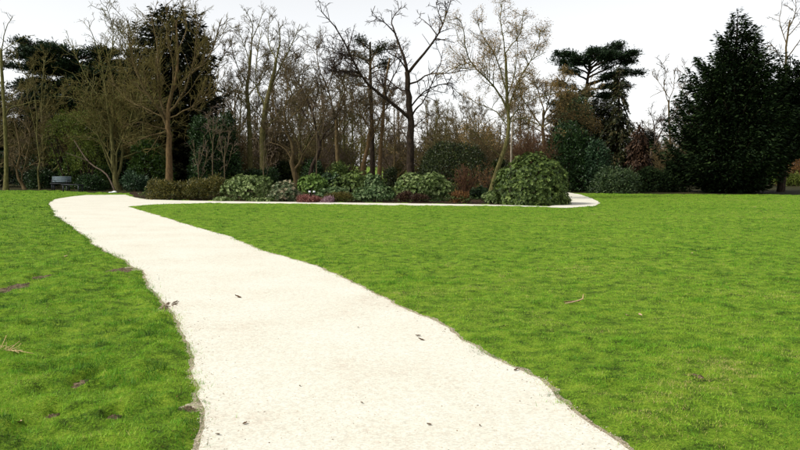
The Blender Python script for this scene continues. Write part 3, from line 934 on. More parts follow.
sh(391, 457, 172.5, 36.4, 'rhodo_silver', 'broad silvery green rhododendron at the middle of the bed', 110, n=2249, L=0.096, W=0.040, lumpiness=.22, dr=1.1, lift=.12)
sh(482, 508, 191.0, 33.6, 'rhodo_silver', 'small pale green shrub at the foot of the leaning tree', 111, n=596, L=0.083, W=0.036, dr=.45)
sh(498, 569, 156.0, 32.9, 'rhodo', 'huge rounded rhododendron at the right end of the bed', 112, n=3800, L=.09, W=.036, lumpiness=.13, k=7.5, low=-.45, lift=.55, dr=1.25, shell=(.7, 1.0), square=.85, stems=12, lobes=0)
sh(506, 560, 182.0, 32.9, 'rhodo', 'leafy skirt shrub tucked under the huge rounded rhododendron', 125, n=900, L=.09, W=.036, dr=1.0)
sh(322, 353, 193.0, 34.7, 'olive_low', 'low olive green cushion shrub right of the red heather', 113, 'fine', n=900, L=.06, W=.022, name='cushion_shrub', dr=.4)
sh(297, 321, 196.0, 34.4, 'pink', 'red and pink heather mound at the path edge', 114, 'fine', n=800, L=.06, W=.03, name='heather', dr=.35)
sh(323, 333, 197.0, 34.2, 'mauve', 'little pale mauve heather at the path edge', 115, 'fine', n=260, L=.06, W=.03, name='heather', dr=.2)
sh(396, 412, 192.0, 35.0, 'brown_leaf', 'small dark brown shrub in front of the broad silvery rhododendron', 116, 'fine', n=420, L=.08, W=.03, dr=.3)
sh(412, 428, 195.0, 34.6, 'brown_leaf', 'low brown leafy clump below the broad silvery rhododendron', 117, 'fine', n=380, L=.07, W=.03, dr=.3)
sh(451, 470, 193.0, 34.4, 'russet', 'low russet shrub between the silvery rhododendron and the leaning tree', 118, 'fine', n=560, L=.08, W=.03, dr=.35)
sh(414, 492, 146.0, 42.5, 'yew', 'broad dark clipped yew mound behind the silvery rhododendron', 119, 'fine', n=5200, L=.10, W=.04, name='yew_bush', dr=1.7, lobes=0, sub_n=4, shell=(.78, 1.0), lumpiness=.08, k=5, square=.8)
sh(384, 397, 164.0, 47.0, 'yew', 'narrow dark yew bush behind the bold dark trunk', 120, 'fine', n=800, L=.09, W=.035, name='yew_bush', dr=.4)
sh(213, 232, 197.0, 35.6, 'rhodo_silver', 'ankle high grey green plant at the path below the olive shrub', 121, n=251, L=0.064, W=0.029, dr=.35, name='low_plant')
sh(246, 274, 198.0, 35.2, 'rhodo_silver', 'low grey green edging plant below the pale tipped rhododendron', 122, n=343, L=0.064, W=0.029, dr=.3, name='low_plant')
sh(316, 350, 186.5, 36.2, 'rhodo_blue', 'dusky low rhododendron just behind the olive cushion', 123, n=756, L=0.077, W=0.033, dr=.5)
sh(470, 490, 186.0, 38.5, 'holly', 'small dark shrub in the hollow left of the leaning tree', 124, n=300, L=.11, W=.05, dr=.5)
twig_shrub('twiggy_shrub', 'reddish brown twiggy shrub beside the yew mound', GX(466, 37.8), .5, P(0, 168, 37.8)[2], 131, ('twig_red', 'twig_red'), n=18, dens=(6, 5), rmin=.007, group=BG, buds=('russet', 500, .05))
twig_shrub('twiggy_shrub', 'russet twiggy shrub behind the leaning trunk', GX(484, 39.5), .6, 1.5, 132, ('twig_red', 'twig'), n=14, dens=(5, 5), rmin=.007, group=BG, buds=('russet', 700, .06))

def ground_cover():
    rng = np.random.RandomState(140)
    n = 60000
    xy = np.stack([rng.uniform(-13, 8.5, n), rng.uniform(31, 47, n)], 1)
    k = inside(bed_r, xy) & (vnoise(xy, .9, 141) + .45 * vnoise(xy, 3, 142) > .62) & (rng.rand(n) < .75)
    xy = xy[k]; n = len(xy)
    hh = .05 + .28 * vnoise(xy, 1.4, 143) * vnoise(xy, .5, 144) * 2
    p = np.column_stack([xy, hh * rng.rand(n) ** .5 + .01])
    v, f = leaves(p, rng.normal(0, 1, (n, 3)) * [1, 1, .5] + [0, 0, .25], rng.normal(0, .4, (n, 3)) + [0, 0, 1], .06 + .07 * rng.rand(n), .03 + .03 * rng.rand(n))
    tone = np.clip(.35 + .5 * (vnoise(xy, .7, 145) - .5) + rng.normal(0, .2, n), 0, 1)
    link('ground_cover', mesh_np('ground_cover', v, [f], tone), M['rhodo'], kind='stuff', label='low leafy ground cover between the shrubs of the bed', cat='ground cover')
    print('cover', n)
ground_cover()
# ------------------------------------------------------------------ evergreen undergrowth and hollies
HG = 'evergreen bushes of the woodland edge'
def bush(x0, x1, ytop, d, mat, label, seed, n=1500, L=.13, W=.06, name='holly_bush', style='fine', group=HG, **kw):
    c = GX((x0 + x1) / 2, d)
    rx = (x1 - x0) / 2 * PX(d)
    h = P(0, ytop, d)[2]
    kw.setdefault('dr', min(rx * .85, 2.0))
    dr = kw.pop('dr')
    return shrub(name, label, c, rx, dr, h, mat, seed, style, n=n, L=L, W=W, group=group, **kw)
bush(182, 243, 111, 50, 'holly', 'tall dark green holly between the warm trunk and the twin mossy trunks', 201, n=5200, L=.15, W=.07, square=.7, shell=(.6, 1), lumpiness=.18)
bush(126, 172, 138, 51, 'laurel', 'bright green laurel behind the warm brown trunk', 202, n=1900, L=.15, W=.07, name='laurel_bush', square=.8, lumpiness=.22)
bush(92, 112, 166, 52, 'laurel', 'small green laurel at the foot of the tangled tree', 203, n=700, name='laurel_bush')
bush(58, 100, 150, 53.5, 'laurel', 'green laurel rising behind the benches', 204, n=1800, name='laurel_bush', lumpiness=.25)
bush(40, 112, 108, 53, 'moss', 'hazy olive green leafing tree behind the laurels on the left', 205, n=1300, L=.12, W=.05, name='leafing_bush', low=.1, lift=1.0, lobes=22)
bush(64, 108, 128, 51.5, 'moss', 'yellow green leafing shrub above the benches', 224, n=900, L=.10, W=.045, name='leafing_bush', low=.1, lift=.9, lobes=16)
bush(120, 150, 172, 48.2, 'holly_blue', 'low dark glossy bush beside the white bag', 206, n=900, name='laurel_bush')
bush(74, 106, 176, 49.5, 'holly', 'low dark bush right of the benches', 207, n=900, name='laurel_bush')
bush(26, 56, 168, 54, 'holly', 'dark undergrowth bush left of the benches', 208, n=900, name='laurel_bush')
bush(-30, 20, 150, 58, 'holly', 'dark bush behind the slim trunk at the left edge', 209, n=1400)
bush(10, 70, 138, 62, 'holly', 'large dark bush under the spreading cedar', 210, n=2200, L=.16, W=.08)
bush(85, 190, 128, 63, 'holly', 'wide dark bush deep in the wood behind the warm brown trunk', 211, n=3000, L=.18, W=.09)
bush(-75, -25, 130, 57, 'holly', 'dark holly just outside the left edge', 212, n=1500, L=.16, W=.08)
bush(300, 330, 160, 53, 'holly', 'dark holly under the crooked trunks', 213, n=900)
bush(238, 285, 168, 52, 'holly', 'dark low holly at the foot of the twin mossy trunks', 214, n=1100)
bush(322, 352, 162, 52, 'rhodo', 'olive green bush behind the mid green rhododendron', 215, n=800, name='laurel_bush')
bush(543, 597, 122, 48.5, 'holly', 'dark holly right of the huge rhododendron', 216, n=3800, L=.14, W=.065, square=.7, lumpiness=.2)
bush(583, 611, 138, 47.5, 'holly_blue', 'blue green holly at the left of the ivy clad tree', 217, n=1700, L=.14, W=.065, square=.7, lumpiness=.15)
bush(589, 640, 168, 45.8, 'juniper', 'spreading grey green juniper at the edge of the lawn', 218, n=1500, L=.17, W=.045, name='juniper_bush', lumpiness=.28, upb=.1)
bush(636, 672, 168, 47, 'conifer', 'dark low bush between the juniper and the great conifer', 219, n=1300, L=.14, W=.05)
bush(664, 690, 160, 47.5, 'conifer', 'dark bush against the left skirt of the great conifer', 220, n=1200, L=.14, W=.05)
bush(552, 600, 86, 52, 'juniper', 'upright dark evergreen column below the flat topped cedar', 221, n=3000, L=.15, W=.07, name='evergreen_column', square=.55, lumpiness=.12, dr=1.0)

# ------------------------------------------------------------------ great conifers
def prof(d, cx, rows, ytop, ybase=194):
    zt = P(0, ytop, d)[2]
    out = []
    for y, l, r in rows[::-1]:
        out.append((max(0, P(0, y, d)[2]) / zt, (r - l) / 2 * PX(d)))
    return zt, out
d = 46.0
zt, pf = prof(d, 730, [(12, 729, 735), (22, 722, 743), (35, 718, 750), (51, 709, 759), (75, 698, 770), (103, 688, 782), (140, 680, 790), (175, 672, 796), (194, 672, 794)], 7)
conifer('conifer', 'great dark conical conifer on the right edge of the lawn', GX(733, d), zt, pf, 'conifer', 301, nb=640, per=215, L=.26, W=.095, droop=.15, tipup=.5, var=.55, trunk_r=.3, group='dark conifers', inner=.12)
d = 47.5
zt, pf = prof(d, 790, [(56, 788, 792), (70, 780, 800), (90, 772, 810), (120, 769, 815), (150, 772, 815), (158, 776, 812)], 54)
pf = [(0, .02), (.20, .1), (.27, .9)] + [(a, b) for a, b in pf if a > .3] + [(1, .02)]
conifer('conifer', 'dark conifer with a bare lower trunk at the right edge', GX(782, d), zt, pf, 'conifer', 302, nb=240, per=110, L=.32, W=.10, z0=.22, trunk_r=.26, group='dark conifers', lean=.04)
d = 54.0
zt, pf = prof(d, 178, [(-2, 172, 182), (6, 156, 204), (20, 146, 212), (44, 138, 220), (75, 132, 226), (100, 134, 224), (150, 136, 218), (192, 146, 208)], -4)
brown_conifer = conifer('conifer', 'tall brownish dark conifer behind the warm brown trunk', GX(178, 56), zt, pf, 'conifer_brown', 303, nb=520, per=85, L=.36, W=.12, droop=.3, trunk_r=.3, group='dark conifers', inner=.2, var=.5)
d = 56.0
zt, pf = prof(d, 617, [(66, 620, 623), (74, 615, 628), (84, 609, 634), (92, 615, 628), (101, 609, 632), (110, 610, 630), (122, 602, 637), (138, 598, 640), (165, 595, 643), (192, 594, 644)], 64)
conifer('ivy_clad_tree', 'dark ivy clad tree with hanging sprays beside the flat topped cedar', GX(618, d), zt, pf, 'ivy', 304, nb=230, per=85, L=.30, W=.12, droop=.75, tipup=.0, trunk_r=.24, group='dark conifers', var=.95)
d = 49.0
zt, pf = prof(d, 640, [(122, 637, 641), (140, 628, 649), (165, 625, 652), (192, 626, 652)], 120)
conifer('ivy_clad_tree', 'short drooping brownish evergreen right of the ivy clad tree', GX(639, d), zt, pf, 'brown_leaf', 305, nb=150, per=70, L=.26, W=.08, droop=.9, tipup=0, trunk_r=.12, group='dark conifers', var=.7)

for x_, d_, s_, lb_ in [(122, 66, .80, 'dark conifer deep in the wood behind the tangled tree'), (44, 70, .74, 'dark conifer deep in the wood under the broad cedar'), (92, 72, .84, 'dark conifer deep in the wood right of the broad cedar trunk'), (-10, 68, .7, 'dark conifer deep in the wood at the left edge'),
                        (600, 66, .58, 'dark conifer filling the gap under the flat topped cedar'), (568, 65, .60, 'dark conifer behind the upright evergreen column'), (648, 62, .34, 'small dark conifer behind the drooping brownish evergreen')]:
    copy_thing(brown_conifer, lb_, GX(x_, d_), x_ * 1.3, s_, 'dark conifers of the deep wood')
# ------------------------------------------------------------------ cedars
d = 62.0
base = GX(80, d)
k = PX(d)
rng = np.random.RandomState(5)
pl_ = []
for (y, ln_px) in [(46, 40), (54, 56), (64, 66), (76, 70), (88, 60), (100, 64), (114, 56)]:
    z = P(0, y, d)[2]
    for az in (180, 205, 238, 272, 320, 350, 20, 140):
        pl_.append((z + rng.normal(0, .6) - .4, az + rng.normal(0, 12), ln_px * k * (.6 + .5 * rng.rand()), -.2 + 1.0 * rng.rand()))
cedar('cedar', 'broad blue green cedar with level tiers behind the left woodland', base, P(0, 44, d)[2], pl_, 'cedar', 401, trunk_r=.45, dens=130, L=.27, W=.085, group='cedars', thick=.17)
d = 60.0
base = GX(588, d)
k = PX(d)
def zc(y): return P(0, y, d)[2]
pl_ = [(zc(78), 8, 45 * k, 1.2), (zc(74), 345, 38 * k, 1.3), (zc(66), 20, 34 * k, 1.4), (zc(60), 200, 28 * k, .8), (zc(64), 170, 32 * k, .7), (zc(62), 350, 30 * k, 1.2),
       (zc(70), 230, 30 * k, .7), (zc(72), 300, 34 * k, 1.0), (zc(58), 60, 26 * k, .7), (zc(56), 120, 24 * k, .6), (zc(60), 265, 28 * k, .8), (zc(74), 185, 34 * k, .9),
       (zc(90), 350, 46 * k, .2), (zc(96), 15, 40 * k, .0), (zc(86), 2, 50 * k, .9), (zc(84), 325, 44 * k, .6), (zc(68), 345, 48 * k, .9), (zc(58), 12, 22 * k, .7), (zc(80), 205, 36 * k, .6), (zc(92), 190, 30 * k, .4), (zc(110), 200, 34 * k, .3), (zc(100), 260, 30 * k, .3)]
cedar('cedar', 'flat topped dark cedar rising above the hollies on the right', base, zc(52), pl_, 'cedar', 402, trunk_r=.34, dens=270, L=.22, W=.07, group='cedars', thick=.15, cap=(.88, 1.0),
      trunk_pts=[[0, 0, -.05], [.15, 0, 3], [-.3, 0, 6], [.1, 0, zc(55)]])
# pine behind the bold dark tree
d = 57.0
base = GX(372, d)
k = PX(d)
pl_ = [(zc2, az, ln * k, rs) for zc2, az, ln, rs in [
    (P(0, 62, d)[2], 180, 22, .5), (P(0, 55, d)[2], 10, 26, .5), (P(0, 50, d)[2], 220, 18, .6), (P(0, 70, d)[2], 330, 24, .5), (P(0, 44, d)[2], 0, 14, .4), (P(0, 46, d)[2], 160, 14, .4),
    (P(0, 80, d)[2], 170, 20, .4), (P(0, 66, d)[2], 250, 20, .4), (P(0, 60, d)[2], 300, 20, .5), (P(0, 88, d)[2], 200, 22, .3), (P(0, 74, d)[2], 20, 18, .4)]]
cedar('pine', 'dark crowned pine with a tall bare trunk behind the bold dark tree', base, P(0, 40, d)[2], pl_, 'pine', 403, trunk_r=.2, bark='bark_dark', dens=130, L=.2, W=.06, group='cedars', thick=.22, cap=(.9, 1.0),
      trunk_pts=[[.05, 0, -.05], [0, 0, 4], [-.1, 0, 8], [-.1, 0, P(0, 42, d)[2]]])

# ================================================================== BARE TREES
BT = 'bare trees around the bed'
def px_tree(name, label, d, trunk, tr, limbs, seed, lw=.72, **kw):
    """trunk and limbs laid out as seen, each limb with its own depth offset at the tip"""
    tp = [GX(trunk[0][0], d)] + [P(x, y, d) for x, y in trunk[1:]]
    k = PX(d)
    ls = []
    for pts, r0, r1, dd in limbs:
        n = len(pts)
        ls.append(([P(x, y, d + dd * (i / (n - 1)) ** 1.2) for i, (x, y) in enumerate(pts)], r0 * k / 2 * lw, max(.012, r1 * k / 2 * .8)))
    kw.setdefault('group', BT)
    return bare_tree(name, label, tp[0], (tp, tr[0] * k / 2, max(.015, tr[1] * k / 2)), ls, seed, **kw)

# bold dark tree at the centre
px_tree('bare_tree', 'bold dark bare tree with wide limbs at the centre of the bed', 44, [(410, 194), (410, 160), (410.5, 118), (408, 92), (407, 72)], (8.6, 5), [
    ([(410, 119), (396, 105), (378, 94), (364, 79), (352, 58), (340, 35), (321, 11)], 4.4, 1.0, -2.5),
    ([(408, 76), (404, 58), (399, 44)], 4.2, 2.6, .3),
    ([(399, 44), (394, 30), (392, 20), (402, 6)], 2.4, .8, .8),
    ([(396, 34), (386, 24), (372, 15)], 1.8, .7, -1.2),
    ([(409, 72), (420, 58), (433, 42), (442, 26), (451, 0)], 3.6, .9, -1.5),
    ([(437, 35), (428, 24), (419, 17)], 1.4, .6, .9),
    ([(443, 24), (438, 11), (436, 2)], 1.3, .6, -.6),
    ([(409, 84), (418, 81), (428, 75), (448, 73), (470, 70)], 2.4, .7, -1.8),
    ([(412, 116), (416, 108), (424, 100), (440, 66), (443, 50)], 2.4, .7, 1.6),
    ([(408, 92), (398, 88), (388, 80), (372, 70)], 2.0, .7, 2.0),
    ([(410, 108), (424, 92), (446, 84), (462, 96)], 2.0, .7, 2.0),
    ([(408, 72), (400, 60), (388, 52), (378, 40)], 2.0, .7, -1.5),
    ([(411, 130), (425, 118), (440, 112)], 1.4, .6, -1.5)], 501, lw=.88, wig=.10, mats=('bark_dark', 'twig_dark'), dens=(2.2, 3.0, 2.6), up=.02, rmin=.010, lens=((.18, .36), (.3, .6), (.35, .7)))

# warm trunk on the left
px_tree('bare_tree', 'warm brown trunked bare tree rising from the olive shrubs', 44, [(169, 194), (169, 165), (169, 140), (168, 122), (170, 100), (176, 80), (178, 50), (176, 20)], (7.6, 1.2), [
    ([(168, 128), (158, 108), (146, 92), (136, 70), (130, 44), (128, 20)], 4.2, .8, -1.5),
    ([(168, 120), (160, 98), (158, 70), (156, 40), (150, 10)], 3.8, .8, 1.2),
    ([(169, 112), (182, 96), (190, 74), (196, 46), (198, 14)], 3.8, .8, -1.0),
    ([(172, 92), (186, 78), (206, 62), (216, 40), (222, 18)], 3.2, .8, .8),
    ([(168, 130), (152, 126), (138, 122), (122, 128)], 2.0, .7, -1.8),
    ([(170, 104), (174, 70), (168, 40), (166, 4)], 2.8, .8, -1.6),
    ([(169, 118), (190, 108), (208, 94), (224, 76)], 2.4, .7, -1.6),
    ([(166, 118), (148, 110), (128, 100), (112, 82)], 2.4, .7, .8),
    ([(168, 132), (150, 136), (134, 142), (121, 146)], 1.8, .7, -2.0),
    ([(178, 50), (186, 30), (184, 6)], 1.8, .7, 1.0),
    ([(136, 70), (124, 50), (114, 30)], 1.6, .6, -.8)], 502, mats=('bark_warm', 'twig_olive', 'bark'), wig=.11, dens=(2.6, 3.0, 2.1), up=.09, rmin=.0085, lens=((.22, .42), (.3, .6), (.35, .7)), ang=(22, 55))

# tangled tree by the white bag
px_tree('tangled_tree', 'tangled mossy tree with many stems by the white bag', 50, [(117, 191), (115, 178), (113, 160), (112, 138), (108, 110), (104, 80)], (7, 1.5), [
    ([(116, 180), (122, 160), (122, 144), (118, 124), (122, 90), (128, 60)], 4.5, .9, 1.0),
    ([(115, 178), (108, 162), (100, 140), (92, 118), (82, 96)], 3.0, .8, -1.2),
    ([(114, 168), (106, 150), (96, 128), (92, 100), (94, 70)], 2.4, .8, 1.2),
    ([(116, 176), (118, 150), (130, 120), (138, 90), (140, 60)], 2.6, .8, -1.4),
    ([(112, 140), (100, 120), (86, 90), (72, 72)], 2.2, .7, -.6),
    ([(112, 134), (114, 100), (110, 66), (104, 40)], 2.4, .7, .6),
    ([(119, 144), (136, 138), (150, 136), (168, 130)], 2.6, .8, -1.0),
    ([(121, 150), (128, 134), (140, 112), (146, 96)], 1.8, .7, -1.6),
    ([(110, 128), (96, 108), (74, 98), (54, 96)], 1.8, .7, 1.2),
    ([(108, 108), (90, 84), (76, 56), (66, 36)], 1.8, .6, .6),
    ([(104, 82), (100, 56), (92, 34), (88, 20)], 1.6, .6, -.5),
    ([(104, 82), (112, 50), (112, 24), (106, 6)], 1.6, .6, -.8)], 503, mats=('bark_green', 'twig_olive'), dens=(1.8, 2.3, 1.5), up=.07, rmin=.009, lens=((.25, .5), (.3, .6), (.35, .7)), buds=('moss', 2600, .07))
# the pale dead limb propped against it
dl = thing('fallen_limb', 'pale dead limb propped against the tangled tree', 'fallen branch', GX(106, 49.3))
o_ = np.array(dl.location)
tube_obj('limb', [(catmull([GX(114, 49.2), P(110, 180, 49.25), P(104, 172, 49.3), P(92, 165, 49.4), P(84, 156, 49.5), P(74, 140, 49.6)], 10), np.linspace(.055, .03, 10))], 7, M['twig_grey'], dl, o_)
tube_obj('side_branch', [(catmull([P(88, 161, 49.4), P(78, 157, 49.2), P(66, 153, 49.0)], 8), np.linspace(.03, .014, 8))], 6, M['twig_grey'], dl, o_)

# slim trees at the left edge
px_tree('bare_tree', 'slim trunked tree at the far left edge of the lawn', 49.5, [(5, 191), (6, 160), (5, 120), (2, 80), (1, 50)], (4.6, 2.6), [
    ([(1.5, 52), (4, 36), (8, 24), (13, 16)], 1.6, .6, -.5), ([(1.5, 51), (12, 44), (24, 37), (35, 35)], 1.3, .5, -.8), ([(1, 50), (-8, 34), (-14, 10)], 1.8, .6, .5),
    ([(5, 118), (10, 108), (24, 104), (36, 100)], 1.4, .6, -1.0), ([(3, 90), (-10, 74), (-24, 60)], 1.6, .6, .8), ([(4, 104), (16, 92), (22, 78)], 1.2, .5, 1.0)], 504, mats=('bark_green', 'twig_olive'), dens=(1.2, 2.0, 1.6), rmin=.008, lens=((.2, .4), (.3, .6), (.35, .7)))
px_tree('bare_tree', 'thin pale stemmed sapling left of the benches', 51, [(39, 191), (38, 172), (40, 160), (37, 140), (37, 118), (34, 90)], (1.8, .7), [
    ([(37, 140), (33, 120), (28, 100), (26, 80)], 1.0, .5, .6), ([(37, 120), (44, 100), (46, 76)], 1.0, .5, -.6), ([(38, 150), (46, 134), (52, 124)], .8, .4, .5)], 505, mats=('bark_green', 'twig_olive'), dens=(1.8, 2.4, 1.8), rmin=.008)
px_tree('bare_tree', 'low crooked dark stemmed tree at the left wood edge', 52, [(24, 191), (21, 182), (17, 172), (20, 150), (14, 120)], (3.6, 1.2), [
    ([(22, 186), (22, 176), (26, 160), (30, 140), (28, 116)], 2.2, .7, .5), ([(18, 174), (12, 160), (10, 140)], 1.6, .6, -.5), ([(20, 156), (30, 136), (44, 120)], 1.4, .6, -.6), ([(15, 126), (22, 104), (34, 84)], 1.2, .5, .6)], 506, mats=('bark', 'twig'), dens=(2, 2.6, 2.0), rmin=.009)

# twin mossy trunks and their neighbours
px_tree('bare_tree', 'tall mossy bare tree with a slender fork right of the holly', 58, [(250, 187), (250, 150), (249, 120), (247, 92), (249, 72), (251, 50)], (6, 2.4), [
    ([(251, 52), (252, 36), (252, 24), (244, 8)], 2.0, .6, -.8), ([(252, 40), (258, 26), (264, 8)], 1.6, .5, .8), ([(249, 84), (240, 72), (232, 50), (230, 34)], 1.8, .6, -1), ([(250, 64), (244, 44), (236, 26)], 1.5, .5, 1.0),
    ([(248, 96), (262, 78), (270, 60)], 1.8, .6, -1.4), ([(249, 110), (238, 96), (228, 84)], 1.6, .6, 1.5), ([(250, 122), (260, 104), (266, 92)], 1.5, .6, 1.2)], 507, mats=('bark_green', 'twig'), dens=(2.8, 3.8, 3.0), up=.07, rmin=.009, lens=((.25, .45), (.3, .6), (.35, .7)))
px_tree('bare_tree', 'thick mossy trunk leaning right beside the slender forked tree', 55, [(263, 188), (264, 165), (262, 140), (265, 110), (271, 86), (276, 60)], (9, 3), [
    ([(276, 62), (280, 40), (278, 22)], 2.6, .7, -.8), ([(272, 84), (282, 64), (292, 44), (300, 24)], 2.4, .7, .8), ([(266, 108), (256, 84), (258, 50), (262, 30)], 2.4, .7, 1.2), ([(263, 132), (280, 112), (294, 92), (302, 70)], 2.4, .7, -1.6),
    ([(276, 60), (268, 40), (270, 16)], 2.0, .6, 1.0), ([(264, 120), (250, 104), (240, 80)], 1.8, .6, -1.4)], 508, mats=('bark_green', 'twig'), dens=(2.8, 3.8, 3.0), up=.07, rmin=.009, lens=((.25, .45), (.3, .6), (.35, .7)))
px_tree('crooked_tree', 'low crooked many stemmed tree behind the cream flushed shrub', 47, [(296, 191), (295, 176), (292, 162), (293, 148), (286, 130), (284, 110)], (6, 2), [
    ([(294, 170), (302, 158), (298, 144), (294, 132), (288, 120), (290, 96)], 3.6, .8, -.8), ([(293, 150), (280, 144), (266, 132), (258, 118)], 2.4, .7, -1.2), ([(292, 160), (284, 148), (270, 142)], 2.0, .7, .8), ([(286, 128), (276, 112), (272, 90)], 2.2, .7, 1.0),
    ([(290, 118), (304, 104), (312, 84)], 2.0, .6, -1.0), ([(285, 112), (288, 86), (284, 62)], 2.0, .6, .8), ([(302, 156), (312, 140), (322, 120), (324, 100)], 2.2, .7, 1.0)], 509, mats=('bark', 'twig'), dens=(3.0, 3.8, 3.0), up=.05, rmin=.0085, wig=.2)
px_tree('crooked_tree', 'dark leaning stem tree between the crooked tree and the pine', 49, [(308, 190), (312, 168), (320, 148), (316, 130), (312, 112), (302, 90)], (5, 1.6), [
    ([(318, 146), (326, 132), (334, 124), (332, 104)], 2.4, .7, -.8), ([(316, 130), (306, 116), (300, 100), (304, 78)], 2.2, .7, .8), ([(312, 112), (318, 92), (314, 66)], 2.0, .6, -1.0), ([(303, 92), (294, 72), (298, 50)], 1.6, .6, .6), ([(320, 146), (308, 130), (296, 122)], 1.8, .6, 1.2)], 510, mats=('bark_dark', 'twig'), dens=(3.0, 3.8, 3.0), rmin=.0085, wig=.2)
px_tree('bare_tree', 'slender forked bare tree left of the pine', 53, [(338, 189), (338, 160), (337, 135), (336, 118)], (5, 3.4), [
    ([(336, 122), (332, 104), (327, 86), (318, 66), (316, 40)], 2.8, .7, -.6), ([(336, 118), (341, 100), (348, 82), (352, 58)], 2.6, .7, .6), ([(337, 130), (346, 114), (358, 104)], 1.8, .6, -1.2), ([(328, 88), (334, 66), (332, 44)], 1.8, .6, 1.0), ([(336, 120), (324, 108), (310, 100)], 1.6, .6, 1.4), ([(345, 90), (340, 70), (342, 46)], 1.6, .6, -1.0)], 511, mats=('bark', 'twig'), dens=(3.0, 3.8, 3.0), up=.06, rmin=.009)
px_tree('bare_tree', 'bare tree forking low in front of the pine', 51, [(362, 189), (363, 168), (367, 148), (370, 130)], (5.4, 3), [
    ([(369, 140), (372, 120), (370, 104), (368, 84), (372, 60)], 2.4, .7, -.5), ([(367, 146), (375, 132), (380, 120), (388, 104), (392, 88)], 2.4, .7, .6), ([(370, 130), (360, 112), (354, 90)], 1.8, .6, -1.0), ([(380, 120), (384, 100), (382, 80)], 1.6, .6, 1.0)], 512, mats=('bark_warm', 'twig'), dens=(3.0, 3.8, 3.0), rmin=.009)
px_tree('bare_tree', 'straight reddish trunk close left of the bold dark tree', 54, [(379, 188), (380, 160), (382, 130), (384, 100), (386, 78), (390, 58)], (5, 1.6), [
    ([(384, 104), (392, 92), (402, 84)], 1.8, .6, -.8), ([(385, 90), (376, 76), (372, 58)], 1.8, .6, .8), ([(388, 70), (396, 56), (398, 40)], 1.5, .6, .6), ([(382, 122), (372, 110), (362, 104)], 1.4, .5, 1.2)], 513, mats=('bark_warm', 'twig'), dens=(3.0, 3.8, 3.0), rmin=.009)
# leaning tree with ochre buds
px_tree('bare_tree', 'leaning pale trunked tree with ochre buds beside the huge rhododendron', 37.5, [(490, 199), (492, 186), (500, 162), (507, 140), (509, 118), (507, 98), (506, 70), (505, 52)], (5.4, 2.2), [
    ([(508, 112), (498, 92), (486, 78), (472, 64), (465, 46), (463, 26), (456, 18)], 2.8, .7, -1.2), ([(506, 90), (500, 70), (494, 52), (482, 36), (478, 20)], 2.2, .6, .8), ([(505, 56), (503, 36), (500, 20), (502, 6)], 1.8, .6, -.4), ([(505, 54), (512, 44), (520, 34), (524, 10)], 1.7, .6, .6),
    ([(508, 110), (516, 88), (526, 68), (534, 58), (546, 52)], 2.2, .6, -1.0), ([(507, 100), (514, 76), (518, 50), (516, 20)], 1.8, .6, 1.2), ([(509, 120), (524, 104), (544, 96), (560, 92)], 1.8, .6, .8), ([(509, 128), (496, 112), (478, 104), (466, 96)], 1.7, .6, 1.0), ([(528, 66), (538, 46), (540, 30)], 1.3, .5, .5),
    ([(505, 160), (490, 148), (476, 134), (466, 128)], 1.6, .6, -.8), ([(509, 122), (522, 118), (536, 124), (548, 128)], 1.5, .5, -1.0)], 514, mats=('bark_green', 'twig_tan'), dens=(3.0, 3.8, 3.0), up=.07, rmin=.0065, lens=((.22, .42), (.3, .6), (.35, .7)), buds=('ochre', 13000, .06))
px_tree('birch', 'slim white barked birch stem behind the leaning tree', 41, [(510, 196), (511, 160), (512, 135), (514, 105), (517, 80)], (2.6, 1.0), [
    ([(514, 104), (522, 90), (530, 82)], .9, .4, .6), ([(513, 112), (504, 96), (500, 84)], .9, .4, -.5), ([(515, 92), (520, 72), (518, 58)], .8, .4, .4)], 515, mats=('bark_pale', 'twig_tan'), dens=(2.0, 3.0, 2.0), rmin=.0065)
# tan trees behind
px_tree('bare_tree', 'tan twigged spreading tree in front of the flat topped cedar', 50, [(545, 192), (545, 160), (543, 130), (544, 110)], (4.5, 2.4), [
    ([(544, 130), (530, 110), (518, 92), (512, 78)], 2.0, .6, -.8), ([(544, 116), (550, 96), (552, 76)], 2.0, .6, .6), ([(544, 120), (562, 104), (580, 92), (590, 86)], 2.0, .6, -.8), ([(544, 112), (538, 92), (532, 72)], 1.8, .6, .8), ([(544, 126), (560, 118), (578, 116), (594, 120)], 1.8, .6, 1.0), ([(544, 134), (528, 124), (512, 122)], 1.6, .6, 1.0), ([(544, 114), (560, 92), (566, 74)], 1.7, .6, -1.0), ([(544, 136), (562, 134), (582, 138)], 1.5, .6, -1.4)], 516, mats=('bark', 'twig_tan'), dens=(4.2, 4.2, 3.4), rmin=.009, up=.04, buds=('ochre', 5000, .085))
twig_shrub('twiggy_shrub', 'rust red twiggy shrub behind the huge rhododendron', GX(531, 47), 1.0, P(0, 131, 47)[2], 517, ('twig_red', 'twig_red'), n=24, dens=(5, 4.5), rmin=.009, group='twiggy shrubs', buds=('russet', 900, .07))
twig_shrub('twiggy_shrub', 'brown twiggy thicket between the bold dark tree and the leaning tree', GX(472, 50), 2.0, P(0, 112, 50)[2], 518, ('bark', 'twig_tan'), n=30, dens=(3.5, 4), rmin=.009, group='twiggy shrubs', buds=('ochre', 900, .06))
